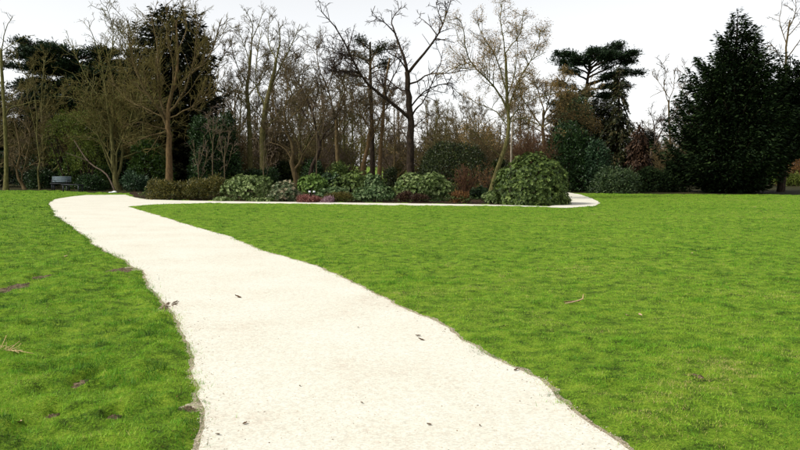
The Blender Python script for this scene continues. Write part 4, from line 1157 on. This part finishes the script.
# pale saplings among the shrubs
for x, d_, top, sd_, lb in [(199, 43, 148, 519, 'thin grey sapling left of the other two against the holly'), (213, 42.5, 122, 520, 'tallest thin grey sapling in front of the holly'), (225, 41, 138, 521, 'thin grey sapling at the right side of the holly'),
                            (264, 41, 148, 522, 'thin grey sapling above the pale tipped rhododendron'), (317, 40.5, 112, 523, 'thin pale sapling between the crooked stems')]:
    k_ = PX(d_)
    px_tree('sapling', lb, d_, [(x, 196), (x - .5, 170), (x + .5, top)], (1.5, .6), [([(x, top + 26), (x - 4, top + 8), (x - 6, top - 8)], .7, .3, .3), ([(x, top + 18), (x + 4, top + 2), (x + 5, top - 12)], .7, .3, -.3), ([(x, top + 34), (x + 5, top + 20), (x + 8, top + 6)], .6, .3, .3)],
            sd_, mats=('twig', 'twig_grey'), dens=(3, 3, 2), rmin=.006, lens=((.2, .4), (.3, .6), (.3, .6)), group='thin saplings in the bed', flare=1.1)
# trees seen against the sky on the right
px_tree('bare_tree', 'thin bare tree against the sky left of the great conifer', 66, [(671, 184), (671, 150), (669, 120), (669, 100)], (2.6, 1.6), [
    ([(669, 104), (664, 88), (666, 72), (660, 60)], 1.3, .5, -.6), ([(669, 100), (674, 86), (674, 70)], 1.2, .5, .6), ([(670, 118), (680, 104), (684, 84), (690, 68)], 1.4, .5, .8), ([(669, 98), (660, 84), (652, 74)], 1.1, .5, .8), ([(671, 138), (660, 128), (650, 130), (640, 134)], 1.2, .5, -1.0), ([(680, 104), (690, 92), (694, 78)], 1.0, .5, -.8)], 524, mats=('bark', 'twig_grey'), dens=(1.8, 2.4, 1.6), rmin=.011)
px_tree('bare_tree', 'pale arching bare tree between the ivy clad tree and the great conifer', 60, [(650, 186), (650, 165), (652, 150), (660, 136)], (3, 1.2), [
    ([(651, 152), (642, 136), (636, 122), (626, 128)], 1.4, .5, -.8), ([(653, 148), (662, 130), (672, 118)], 1.4, .5, .6), ([(650, 158), (660, 150), (674, 142), (686, 138)], 1.3, .5, -.6), ([(655, 144), (654, 124), (648, 108)], 1.3, .5, 1.0), ([(658, 138), (668, 122), (680, 108)], 1.2, .5, 1.0)], 525, mats=('twig_grey', 'twig_grey'), dens=(2.4, 3.0, 2.2), rmin=.010, up=.0, buds=('pinkbud', 1400, .07))
px_tree('bare_tree', 'tall bare tree above the right hand conifer', 60, [(786, 186), (786, 120), (786, 80), (786, 50), (790, 20)], (4, 1.4), [
    ([(786, 70), (776, 50), (768, 42)], 1.6, .5, -.6), ([(786, 60), (800, 40), (812, 20)], 1.8, .5, .6), ([(787, 46), (780, 24), (782, 4)], 1.5, .5, .8), ([(789, 28), (796, 10), (794, -12)], 1.4, .5, -.4), ([(786, 82), (772, 66), (764, 60)], 1.4, .5, .8), ([(788, 36), (800, 22), (806, 2)], 1.3, .5, -.8)], 526, mats=('bark', 'twig'), dens=(2.0, 2.6, 2.0), rmin=.010)
twig_shrub('twiggy_shrub', 'pale brown thicket under the arching tree', GX(664, 54), 1.6, P(0, 143, 54)[2], 527, ('bark', 'twig_tan'), n=22, dens=(4, 4), rmin=.010, group='twiggy shrubs', buds=('ochre', 700, .07))
bush(780, 806, 174, 60, 'moss', 'yellow green bush glimpsed under the right hand conifer', 222, n=700, name='laurel_bush')
bush(775, 830, 150, 62, 'russet', 'tan leafy bush behind the right hand conifer trunk', 223, n=1100, L=.14, W=.06, name='leafing_bush')

# ------------------------------------------------------------------ the wood beyond
FT = 'bare trees of the far wood'
specs = [
    ('tree', 232, 74, 8.6, 'bare grey brown tree far back behind the tall dark holly'),
    ('tree', 282, 70, 9.2, 'bare far tree behind the thick leaning mossy trunk'),
    ('tree', 308, 76, 9.0, 'bare far tree behind the low crooked tree'),
    ('tree', 352, 72, 9.4, 'bare far tree just left of the pine'),
    ('tree', 398, 80, 9.0, 'bare far tree in line with the left side of the bold dark trunk'),
    ('tree', 426, 70, 8.2, 'bare far tree right of the bold dark trunk'),
    ('tree', 446, 78, 7.6, 'bare far tree above the middle of the yew mound'),
    ('tree', 470, 84, 8.4, 'bare far tree above the right end of the yew mound'),
    ('tree', 534, 72, 7.4, 'bare far tree behind the rust red shrub'),
    ('tree', 330, 92, 9.6, 'most distant bare tree behind the slender forked tree'),
    ('tree', 256, 88, 9.4, 'most distant bare tree behind the slender mossy fork'),
    ('tree', 688, 78, 9.8, 'bare far tree behind the left shoulder of the great conifer'),
    ('tree', 646, 82, 6.0, 'low bare far tree behind the arching tree'),
    ('tree', 60, 72, 11.2, 'bare far tree showing above the broad cedar'),
    ('tree', 96, 70, 12.2, 'taller bare far tree showing above the right side of the broad cedar'),
    ('tree', 130, 74, 13.8, 'bare far tree behind the tangled tree'),
    ('tree', 212, 70, 12.6, 'bare far tree behind the brownish conifer'),
    ('tree', 366, 86, 8.8, 'far bare tree between the two reddish trunks'),
    ('tree', 300, 64, 10.4, 'tall bare tree rising behind the crooked stems'),
    ('tree', 500, 80, 7.0, 'bare far tree behind the leaning tree'),
]
specs += [
    ('tree', 44, 56, 9.0, 'olive twigged bare tree under the left side of the broad cedar'),
    ('tree', 146, 54, 10.6, 'olive twigged bare tree between the tangled tree and the warm brown trunk'),
    ('tree', 274, 60, 9.6, 'dense bare tree behind the gap right of the mossy trunks'),
    ('tree', 322, 60, 8.8, 'dense bare tree behind the pale sapling'),
    ('tree', 346, 62, 8.6, 'dense bare tree between the slender forked tree and the pine'),
    ('tree', 236, 64, 9.2, 'dense bare tree at the right shoulder of the tall dark holly'),
    ('tree', 394, 64, 7.6, 'dense bare tree between the reddish trunk and the bold dark trunk'),
    ('tree', 436, 62, 6.4, 'dense bare tree above the left end of the yew mound'),
    ('tree', 520, 58, 6.6, 'dense bare tree behind the birch stem'),
    ('tree', 566, 56, 6.6, 'dense bare tree behind the tan twigged tree'),
    ('tree', -14, 56, 10.0, 'bare tree just outside the left edge'),
    ('tree', 484, 60, 6.0, 'dense bare tree above the russet shrub'),
]
specs += [('tree', x_, d_, h_, lb_) for x_, d_, h_, lb_ in [
    (264, 78, 9.6, 'slim far tree seen between the twin mossy trunks'), (292, 84, 9.6, 'slim far tree seen over the crooked tree'), (316, 82, 9.4, 'slim far tree seen beside the pale sapling'), (340, 80, 9.4, 'slim far tree seen through the slender fork'),
    (360, 94, 10.0, 'slim far tree seen left of the reddish forked trunk'), (384, 92, 9.6, 'slim far tree seen between the two reddish trunks'), (410, 90, 8.6, 'slim far tree hidden mostly by the bold dark trunk'), (436, 94, 8.6, 'slim far tree beyond the left half of the yew'),
    (456, 68, 6.2, 'low far tree beyond the middle of the yew'), (478, 72, 6.6, 'low far tree beyond the right half of the yew'), (510, 68, 6.8, 'low far tree beyond the birch stem'), (528, 84, 8.0, 'slim far tree beyond the rust red shrub'),
    (550, 68, 6.4, 'low far tree beyond the right hand holly'), (242, 70, 8.6, 'slim far tree at the right edge of the tall holly'), (224, 82, 10.4, 'slim far tree over the tall holly'), (656, 68, 4.6, 'small far tree beyond the arching tree'), (680, 70, 6.4, 'slim far tree at the left flank of the great conifer'),
    (800, 66, 8.4, 'far tree at the right frame edge behind the conifer trunk')]]
protos = []
for i, (h_, mt, sd_, spr, nl) in enumerate([(9, ('bark', 'twig'), 601, .42, 10), (9, ('bark', 'twig_grey'), 602, .38, 9), (9, ('bark_green', 'twig_tan'), 603, .48, 11), (9, ('bark_green', 'twig_olive'), 604, .48, 12)]):
    s = specs[i]
    loc = GX(s[1], s[2])
    t = auto_tree('far_bare_tree', s[4], loc, h_, .17, sd_, spread=spr, first=.22, nl=nl, mats=mt, dens=(3.0, 3.4, 2.6), rmin=.011, up=.06, group=FT, single=False)
    t.scale = (s[3] / 9,) * 3
    protos.append(t)
rng = np.random.RandomState(9)
for i, s in enumerate(specs[4:]):
    copy_thing(protos[3 if 'olive' in s[4] else i % 3], s[4], GX(s[1], s[2]), rng.rand() * 6.28, s[3] / 9, FT)
TG = 'brown thickets of the far wood'
tps = [(246, 66, 1.5, 'brown thicket behind the twin mossy trunks'), (276, 64, 1.3, 'brown thicket under the leaning mossy trunk'), (302, 68, 1.5, 'brown thicket far behind the crooked stems'), (328, 66, 1.2, 'brown thicket left of the slender forked tree'),
       (392, 68, 1.2, 'brown thicket right of the pine trunk'), (420, 66, 1.4, 'brown thicket behind the bold dark trunk'), (446, 64, 1.5, 'brown thicket behind the yew mound'), (500, 64, 1.6, 'brown thicket behind the birch'),
       (552, 66, 1.6, 'brown thicket behind the right hand holly'), (660, 70, 1.3, 'brown thicket far behind the arching tree'), (690, 72, 1.4, 'brown thicket behind the great conifer'), (524, 70, 1.5, 'brown thicket behind the rust red shrub'),
       (262, 84, 1.9, 'distant brown thicket between the twin mossy trunks'), (290, 90, 2.0, 'distant brown thicket beyond the crooked tree'), (316, 86, 1.9, 'distant brown thicket beyond the pale sapling'),
       (400, 90, 2.0, 'distant brown thicket in line with the bold dark trunk'), (430, 92, 2.1, 'distant brown thicket beyond the left end of the yew'), (462, 88, 2.0, 'distant brown thicket beyond the right end of the yew'),
       (492, 92, 2.1, 'distant brown thicket beyond the leaning tree'), (634, 84, 1.6, 'distant brown thicket beyond the ivy clad tree'), (668, 92, 1.8, 'distant brown thicket beyond the thin tree'), (236, 94, 2.0, 'distant brown thicket beyond the tall holly'), (790, 80, 1.8, 'distant brown thicket under the right hand conifer')]
tp0 = [twig_shrub('brown_thicket', tps[0][3], GX(tps[0][0], tps[0][1]), 1.5, 2.6, 611, ('bark', 'twig_tan'), n=30, dens=(4, 4), rmin=.012, group=TG, cat='thicket', buds=('olive', 1300, .09)),
       twig_shrub('brown_thicket', tps[1][3], GX(tps[1][0], tps[1][1]), 1.5, 2.6, 612, ('bark', 'twig'), n=30, dens=(4, 4), rmin=.012, group=TG, cat='thicket', buds=('ochre', 900, .08))]
for i, s in enumerate(tps[2:]):
    copy_thing(tp0[i % 2], s[3], GX(s[0], s[1]), rng.rand() * 6.28, s[2] * .95, TG)
EG = 'evergreen bushes of the far wood'
eg = bush(336, 352, 160, 76, 'yew', 'dark evergreen bush in the far wood left of the lawn glimpse', 231, n=800, L=.2, W=.09, name='far_evergreen_bush', group=EG)
for x, d_, s_, lb in [(392, 84, 1.3, 'dark evergreen bush in the far wood behind the pine trunk'), (456, 72, 1.1, 'dark evergreen bush in the far wood above the yew'), (296, 78, 1.2, 'dark evergreen bush in the far wood behind the crooked tree'),
                      (545, 76, 1.5, 'dark evergreen bush in the far wood behind the tan tree'), (268, 76, 1.1, 'dark evergreen bush in the far wood behind the mossy trunks'), (720, 66, 2.2, 'dark evergreen bush behind the great conifer'), (500, 58, .95, 'dark evergreen bush behind the foot of the birch'), (430, 60, .9, 'dark evergreen bush just beyond the left end of the yew'), (526, 60, 1.0, 'dark evergreen bush beyond the rust red shrub'), (284, 60, .9, 'dark evergreen bush right of the leaning mossy trunk'), (312, 62, 1.0, 'dark evergreen bush beyond the dark leaning stems'), (570, 72, 2.0, 'dark evergreen bush behind the flat topped cedar'),
                      (20, 70, 2.3, 'tall dark evergreen in the deep wood behind the low crooked stems'), (58, 68, 2.5, 'tall dark evergreen in the deep wood behind the laurel by the benches'), (100, 70, 2.7, 'tall dark evergreen in the deep wood behind the tangled tree'),
                      (140, 68, 2.7, 'tall dark evergreen in the deep wood left of the warm brown trunk'), (-30, 66, 2.6, 'tall dark evergreen in the deep wood at the left edge'), (190, 70, 2.5, 'tall dark evergreen in the deep wood behind the tall holly')]:
    copy_thing(eg, lb, GX(x, d_), rng.rand() * 6.28, s_, EG)

# ================================================================== FURNITURE AND SMALL THINGS
def bench(label, loc, rz, mat_back, mat_seat, w=1.6, back=True):
    t = thing('park_bench', label, 'bench', loc, 'benches at the wood edge')
    t.rotation_euler = (0, 0, rz)
    def part(name, boxes, mat):
        V, Q, off = [], [], 0
        for b in boxes:
            v, f = box(*b); V.append(v); Q.append(f + off); off += 8
        return link(name, mesh_np(name, np.vstack(V), [np.vstack(Q)]), M[mat], t)
    for i in range(3 if back else 0):
        part('back_slat', [(0, .24 + i * .03, .56 + i * .125, w, .03, .105)], mat_back)
    for i in range(4):
        part('seat_slat', [(0, -.20 + i * .12, .43, w, .10, .035)], mat_seat)
    for s in (-1, 1):
        x = s * (w / 2 - .12)
        part('leg', [(x, -.20, .20, .06, .06, .42)], mat_seat)
        part('leg', [(x, .22, .20, .06, .06, .42)], mat_seat)
        if back:
            part('back_post', [(x, .305, .62, .05, .03, .50)], mat_seat)
            part('armrest', [(x, -.02, .64, .06, .46, .04), (x, -.22, .53, .05, .05, .18)], mat_seat)
        part('seat_bearer', [(x, 0, .385, .05, .46, .05)], mat_seat)
    return t
bench('park bench with a weathered pale grey backrest on the left', GX(60, 50.2), R(8), 'bench_grey', 'bench_dark', 1.15)
bench('low dark backless bench right of the pale backed bench', GX(72, 47.2), R(-8), 'bench_dark', 'bench_dark', 1.2, False)

# crumpled white bag
rng = np.random.RandomState(8)
bag = thing('white_bag', 'small crumpled white bag lying at the far edge of the path', 'bag', GX(112, 45.0))
def blob(rx, ry, rz_, seed, n=12, m=8):
    rs = np.random.RandomState(seed)
    V = []
    for j in range(m + 1):
        th = math.pi * j / m
        for i in range(n):
            a = 2 * math.pi * i / n
            r = 1 + rs.normal(0, .10)
            V.append([rx * r * math.sin(th) * math.cos(a), ry * r * math.sin(th) * math.sin(a), rz_ * (1 + r * math.cos(th)) * .9])
    Q = [[j * n + i, (j + 1) * n + i, (j + 1) * n + (i + 1) % n, j * n + (i + 1) % n] for j in range(m) for i in range(n)]
    return np.array(V), np.array(Q)
v, f = blob(.15, .12, .07, 1); v[:, 0] += .09
link('bag_body', mesh_np('bag_body', v + [0, 0, .012], [f]), M['white'], bag)
v, f = blob(.11, .09, .04, 2); v[:, 0] -= .13
link('bag_fold', mesh_np('bag_fold', v + [0, 0, .012], [f]), M['white'], bag)
# plant labels by the heather
for x, lb in [(309.5, 'left of two small white plant labels above the red heather'), (314, 'right of two small white plant labels above the red heather')]:
    t = thing('plant_label', lb, 'plant label', GX(x, 35.6), 'white plant labels')
    v, f = box(0, 0, .2, .02, .012, .40)
    link('stake', mesh_np('stake', v, [f]), M['bench_dark'], t)
    v, f = box(0, -.02, .42, .10, .012, .08)
    link('plate', mesh_np('plate', v, [f]), M['white'], t)

# straw tuft, stick on the lawn
c = G(4, 358)
t = thing('straw_tuft', 'tuft of dry straw at the left edge of the near lawn', 'straw', (c[0], c[1], .045))
rng = np.random.RandomState(12)
ls = []
for i in range(45):
    a = rng.rand() * 6.28
    L_ = .06 + .09 * rng.rand()
    q = wander(rng, [rng.normal(0, .06), rng.normal(0, .04), .02], [math.cos(a), math.sin(a), .25 * rng.rand()], L_, 5, .15, -.02)
    q[:, 2] = np.maximum(q[:, 2], .02)
    ls.append((q, np.full(5, .0022)))
q = wander(rng, [.05, 0, .02], [1, -.05, .0], .22, 6, .06, 0); ls.append((q, np.full(6, .003)))
q = wander(rng, [-.03, 0, .03], [.35, .1, 1], .13, 6, .1, 0); ls.append((q, np.full(6, .0035)))
q = wander(rng, [-.03, 0, .03], [-.4, .1, 1], .12, 6, .1, 0); ls.append((q, np.full(6, .0035)))
tube_obj('stalks', ls, 3, M['straw'], t, np.zeros(3))
c = G(576, 307)
t = thing('fallen_stick', 'pale broken stick lying on the right lawn', 'stick', (c[0], c[1], 0))
tube_obj('stem', [(np.array([[-.14, -.05, .05], [-.05, -.02, .06], [.04, .02, .075], [.085, .03, .09]]), np.array([.005, .007, .008, .008]))], 6, M['paleleaf'], t, np.zeros(3))
tube_obj('side_shoot', [(np.array([[.085, .03, .085], [.088, .03, .12], [.09, .03, .145]]), np.array([.008, .007, .006]))], 6, M['straw'], t, np.zeros(3))
tube_obj('dark_twig', [(np.array([[-.13, .06, .05], [-.03, .05, .06], [.05, .05, .06]]), np.array([.007, .008, .006]))], 5, M['deadleaf'], t, np.zeros(3))

# fallen leaves: curled leaf meshes shared by all
def leaf_mesh(name, mat, seed):
    rs = np.random.RandomState(seed)
    V = []
    for i, u in enumerate(np.linspace(-1, 1, 7)):
        w = (1 - u * u) ** .6 * .42 + .01
        z = .25 * u * u + rs.normal(0, .04)
        V += [[u, -w, z + .22 * w / .4], [u, 0, z], [u, w, z + .26 * w / .4]]
    V = np.array(V)
    V[:, 2] -= V[:, 2].min()
    Q = [[i * 3 + j, i * 3 + 3 + j, i * 3 + 4 + j, i * 3 + 1 + j] for i in range(6) for j in range(2)]
    me = mesh_np(name, V, [np.array(Q)], smooth=True)
    me.materials.append(M[mat])
    return me
lm = [leaf_mesh('fallen_leaf', 'deadleaf', 1), leaf_mesh('fallen_leaf', 'deadleaf', 2)]
lp = [leaf_mesh('fallen_leaf', 'paleleaf', 3)]
rng = np.random.RandomState(33)
def fleaf(xy, me, size, label, group, z=.016):
    o = link('fallen_leaf', me, None, label=label, cat='leaf', group=group)
    o.location = (xy[0], xy[1], z)
    o.rotation_euler = (rng.normal(0, .15), rng.normal(0, .15), rng.rand() * 6.28)
    o.scale = (size, size * (.7 + .4 * rng.rand()), size)
for x, y, s, lb in [(238, 298.5, .055, 'long dark dead leaf lying on the middle of the path'), (418, 337.5, .03, 'upper of two dark curled leaves near the right path edge'), (421, 341.5, .035, 'lower of two dark curled leaves near the right path edge'),
                    (245, 426, .022, 'small dark leaf on the near path left of centre'), (218, 437, .022, 'dark leaf on the path close to the near left grass edge'), (516, 372, .03, 'dark leaf at the right path edge'), (429, 427, .018, 'small dark leaf on the near path right of centre'), (362, 405, .016, 'tiny dark leaf scrap at the centre of the near path'), (300, 388, .014, 'tiny dark leaf scrap left of the near path centre'), (358, 329, .02, 'dark leaf scrap on the middle of the path'), (480, 428, .014, 'tiny dark leaf scrap on the right half of the near path')]:
    fleaf(G(x, y), lm[0], s, lb, 'dead leaves on the path')
for x, y, lb in [(594, 217, 'pale dry leaf on the lawn just below the curl of the path'), (599, 219.5, 'second pale dry leaf right below the curl of the path'), (755, 209, 'leftmost pale leaf on the far lawn before the great conifer'),
                 (768, 212, 'nearest pale leaf on the far lawn before the great conifer'), (781, 210, 'pale leaf on the far lawn below the bare lower trunk'), (640, 321, 'right of two pale leaves below the broken stick'), (627, 321.5, 'left of two pale leaves below the broken stick'),
                 (788, 287, 'pale leaf at the right edge of the lawn'), (692, 257, 'lone pale leaf in the middle of the right lawn'), (66, 260, 'pale leaf on the left lawn near the path bend'), (129, 327, 'pale leaf on the left lawn beside the worn path notch'), (20, 432, 'pale leaf in the bottom left corner of the lawn')]:
    q = G(x, y)
    fleaf(q, lp[0], .03 + .0009 * q[1], lb, 'pale leaves on the lawn', .06)

# gravel grains on the near path
def gravel():
    rng = np.random.RandomState(44)
    N = 26000
    y = 3.6 + 14 * rng.rand(N) ** 1.6
    x = (rng.rand(N) - .5) * (y + 3)
    xy = np.stack([x, y], 1)
    edge = inside(path_r, xy)
    xy = xy[edge]
    k = rng.rand(len(xy)) < (.15 + .5 * vnoise(xy, 1.7, 4) ** 2)
    xy = xy[k]
    near = path_r[(path_r[:, 1] > 4) & (path_r[:, 1] < 17)]
    e = near[rng.randint(0, len(near), 5000)] + rng.normal(0, .028, (5000, 2))
    xy = np.vstack([xy, e])
    n = len(xy)
    s = .0025 + .0045 * rng.rand(n) ** 2.5
    o8 = np.array([[1, 0, 0], [-1, 0, 0], [0, 1, 0], [0, -1, 0], [0, 0, .8], [0, 0, -.3]])
    f8 = np.array([[0, 2, 4], [2, 1, 4], [1, 3, 4], [3, 0, 4]])
    a = rng.rand(n) * 6.28
    rot = np.stack([np.stack([np.cos(a), -np.sin(a), 0 * a], 1), np.stack([np.sin(a), np.cos(a), 0 * a], 1), np.stack([0 * a, 0 * a, 1 + 0 * a], 1)], 1)
    v = np.einsum('nij,kj->nki', rot, o8 * [1, .75, 1]) * s[:, None, None] + np.column_stack([xy, np.maximum(lawn_z(xy), .0125)])[:, None, :]
    f = (np.arange(n)[:, None, None] * 6 + f8).reshape(-1, 3)
    link('gravel', mesh_np('gravel', v.reshape(-1, 3), [f]), M['pebble'], kind='stuff', label='fine pale gravel grains strewn over the path', cat='gravel')
    print('gravel', n)
gravel()
def litter():
    rng = np.random.RandomState(55)
    near = path_r[(path_r[:, 1] > 4) & (path_r[:, 1] < 30)]
    e = near[rng.randint(0, len(near), 1500)] + rng.normal(0, .16, (1500, 2))
    m = np.stack([rng.uniform(-9, 4, 2600), rng.uniform(4, 22, 2600)], 1)
    m = m[inside(path_r, m) & (vnoise(m, .8, 57) > .62)]
    xy = np.vstack([e, m])
    n = len(xy)
    z = np.where(inside(path_r, xy), .0135, np.maximum(lawn_z(xy), .012) + .012)
    v, f = leaves(np.column_stack([xy, z]), rng.normal(0, 1, (n, 3)) * [1, 1, .12], rng.normal(0, .25, (n, 3)) + [0, 0, 1], .006 + .016 * rng.rand(n) ** 2, .004 + .007 * rng.rand(n) ** 2, .3)
    link('leaf_litter', mesh_np('leaf_litter', v, [f], rng.rand(n)), M['russet'], kind='stuff', label='fine brown leaf crumbs scattered along the path edges', cat='litter')
litter()
print('triangles', sum(len(me.loops) - 2 * len(me.polygons) for me in bpy.data.meshes), 'objects', len(bpy.data.objects))
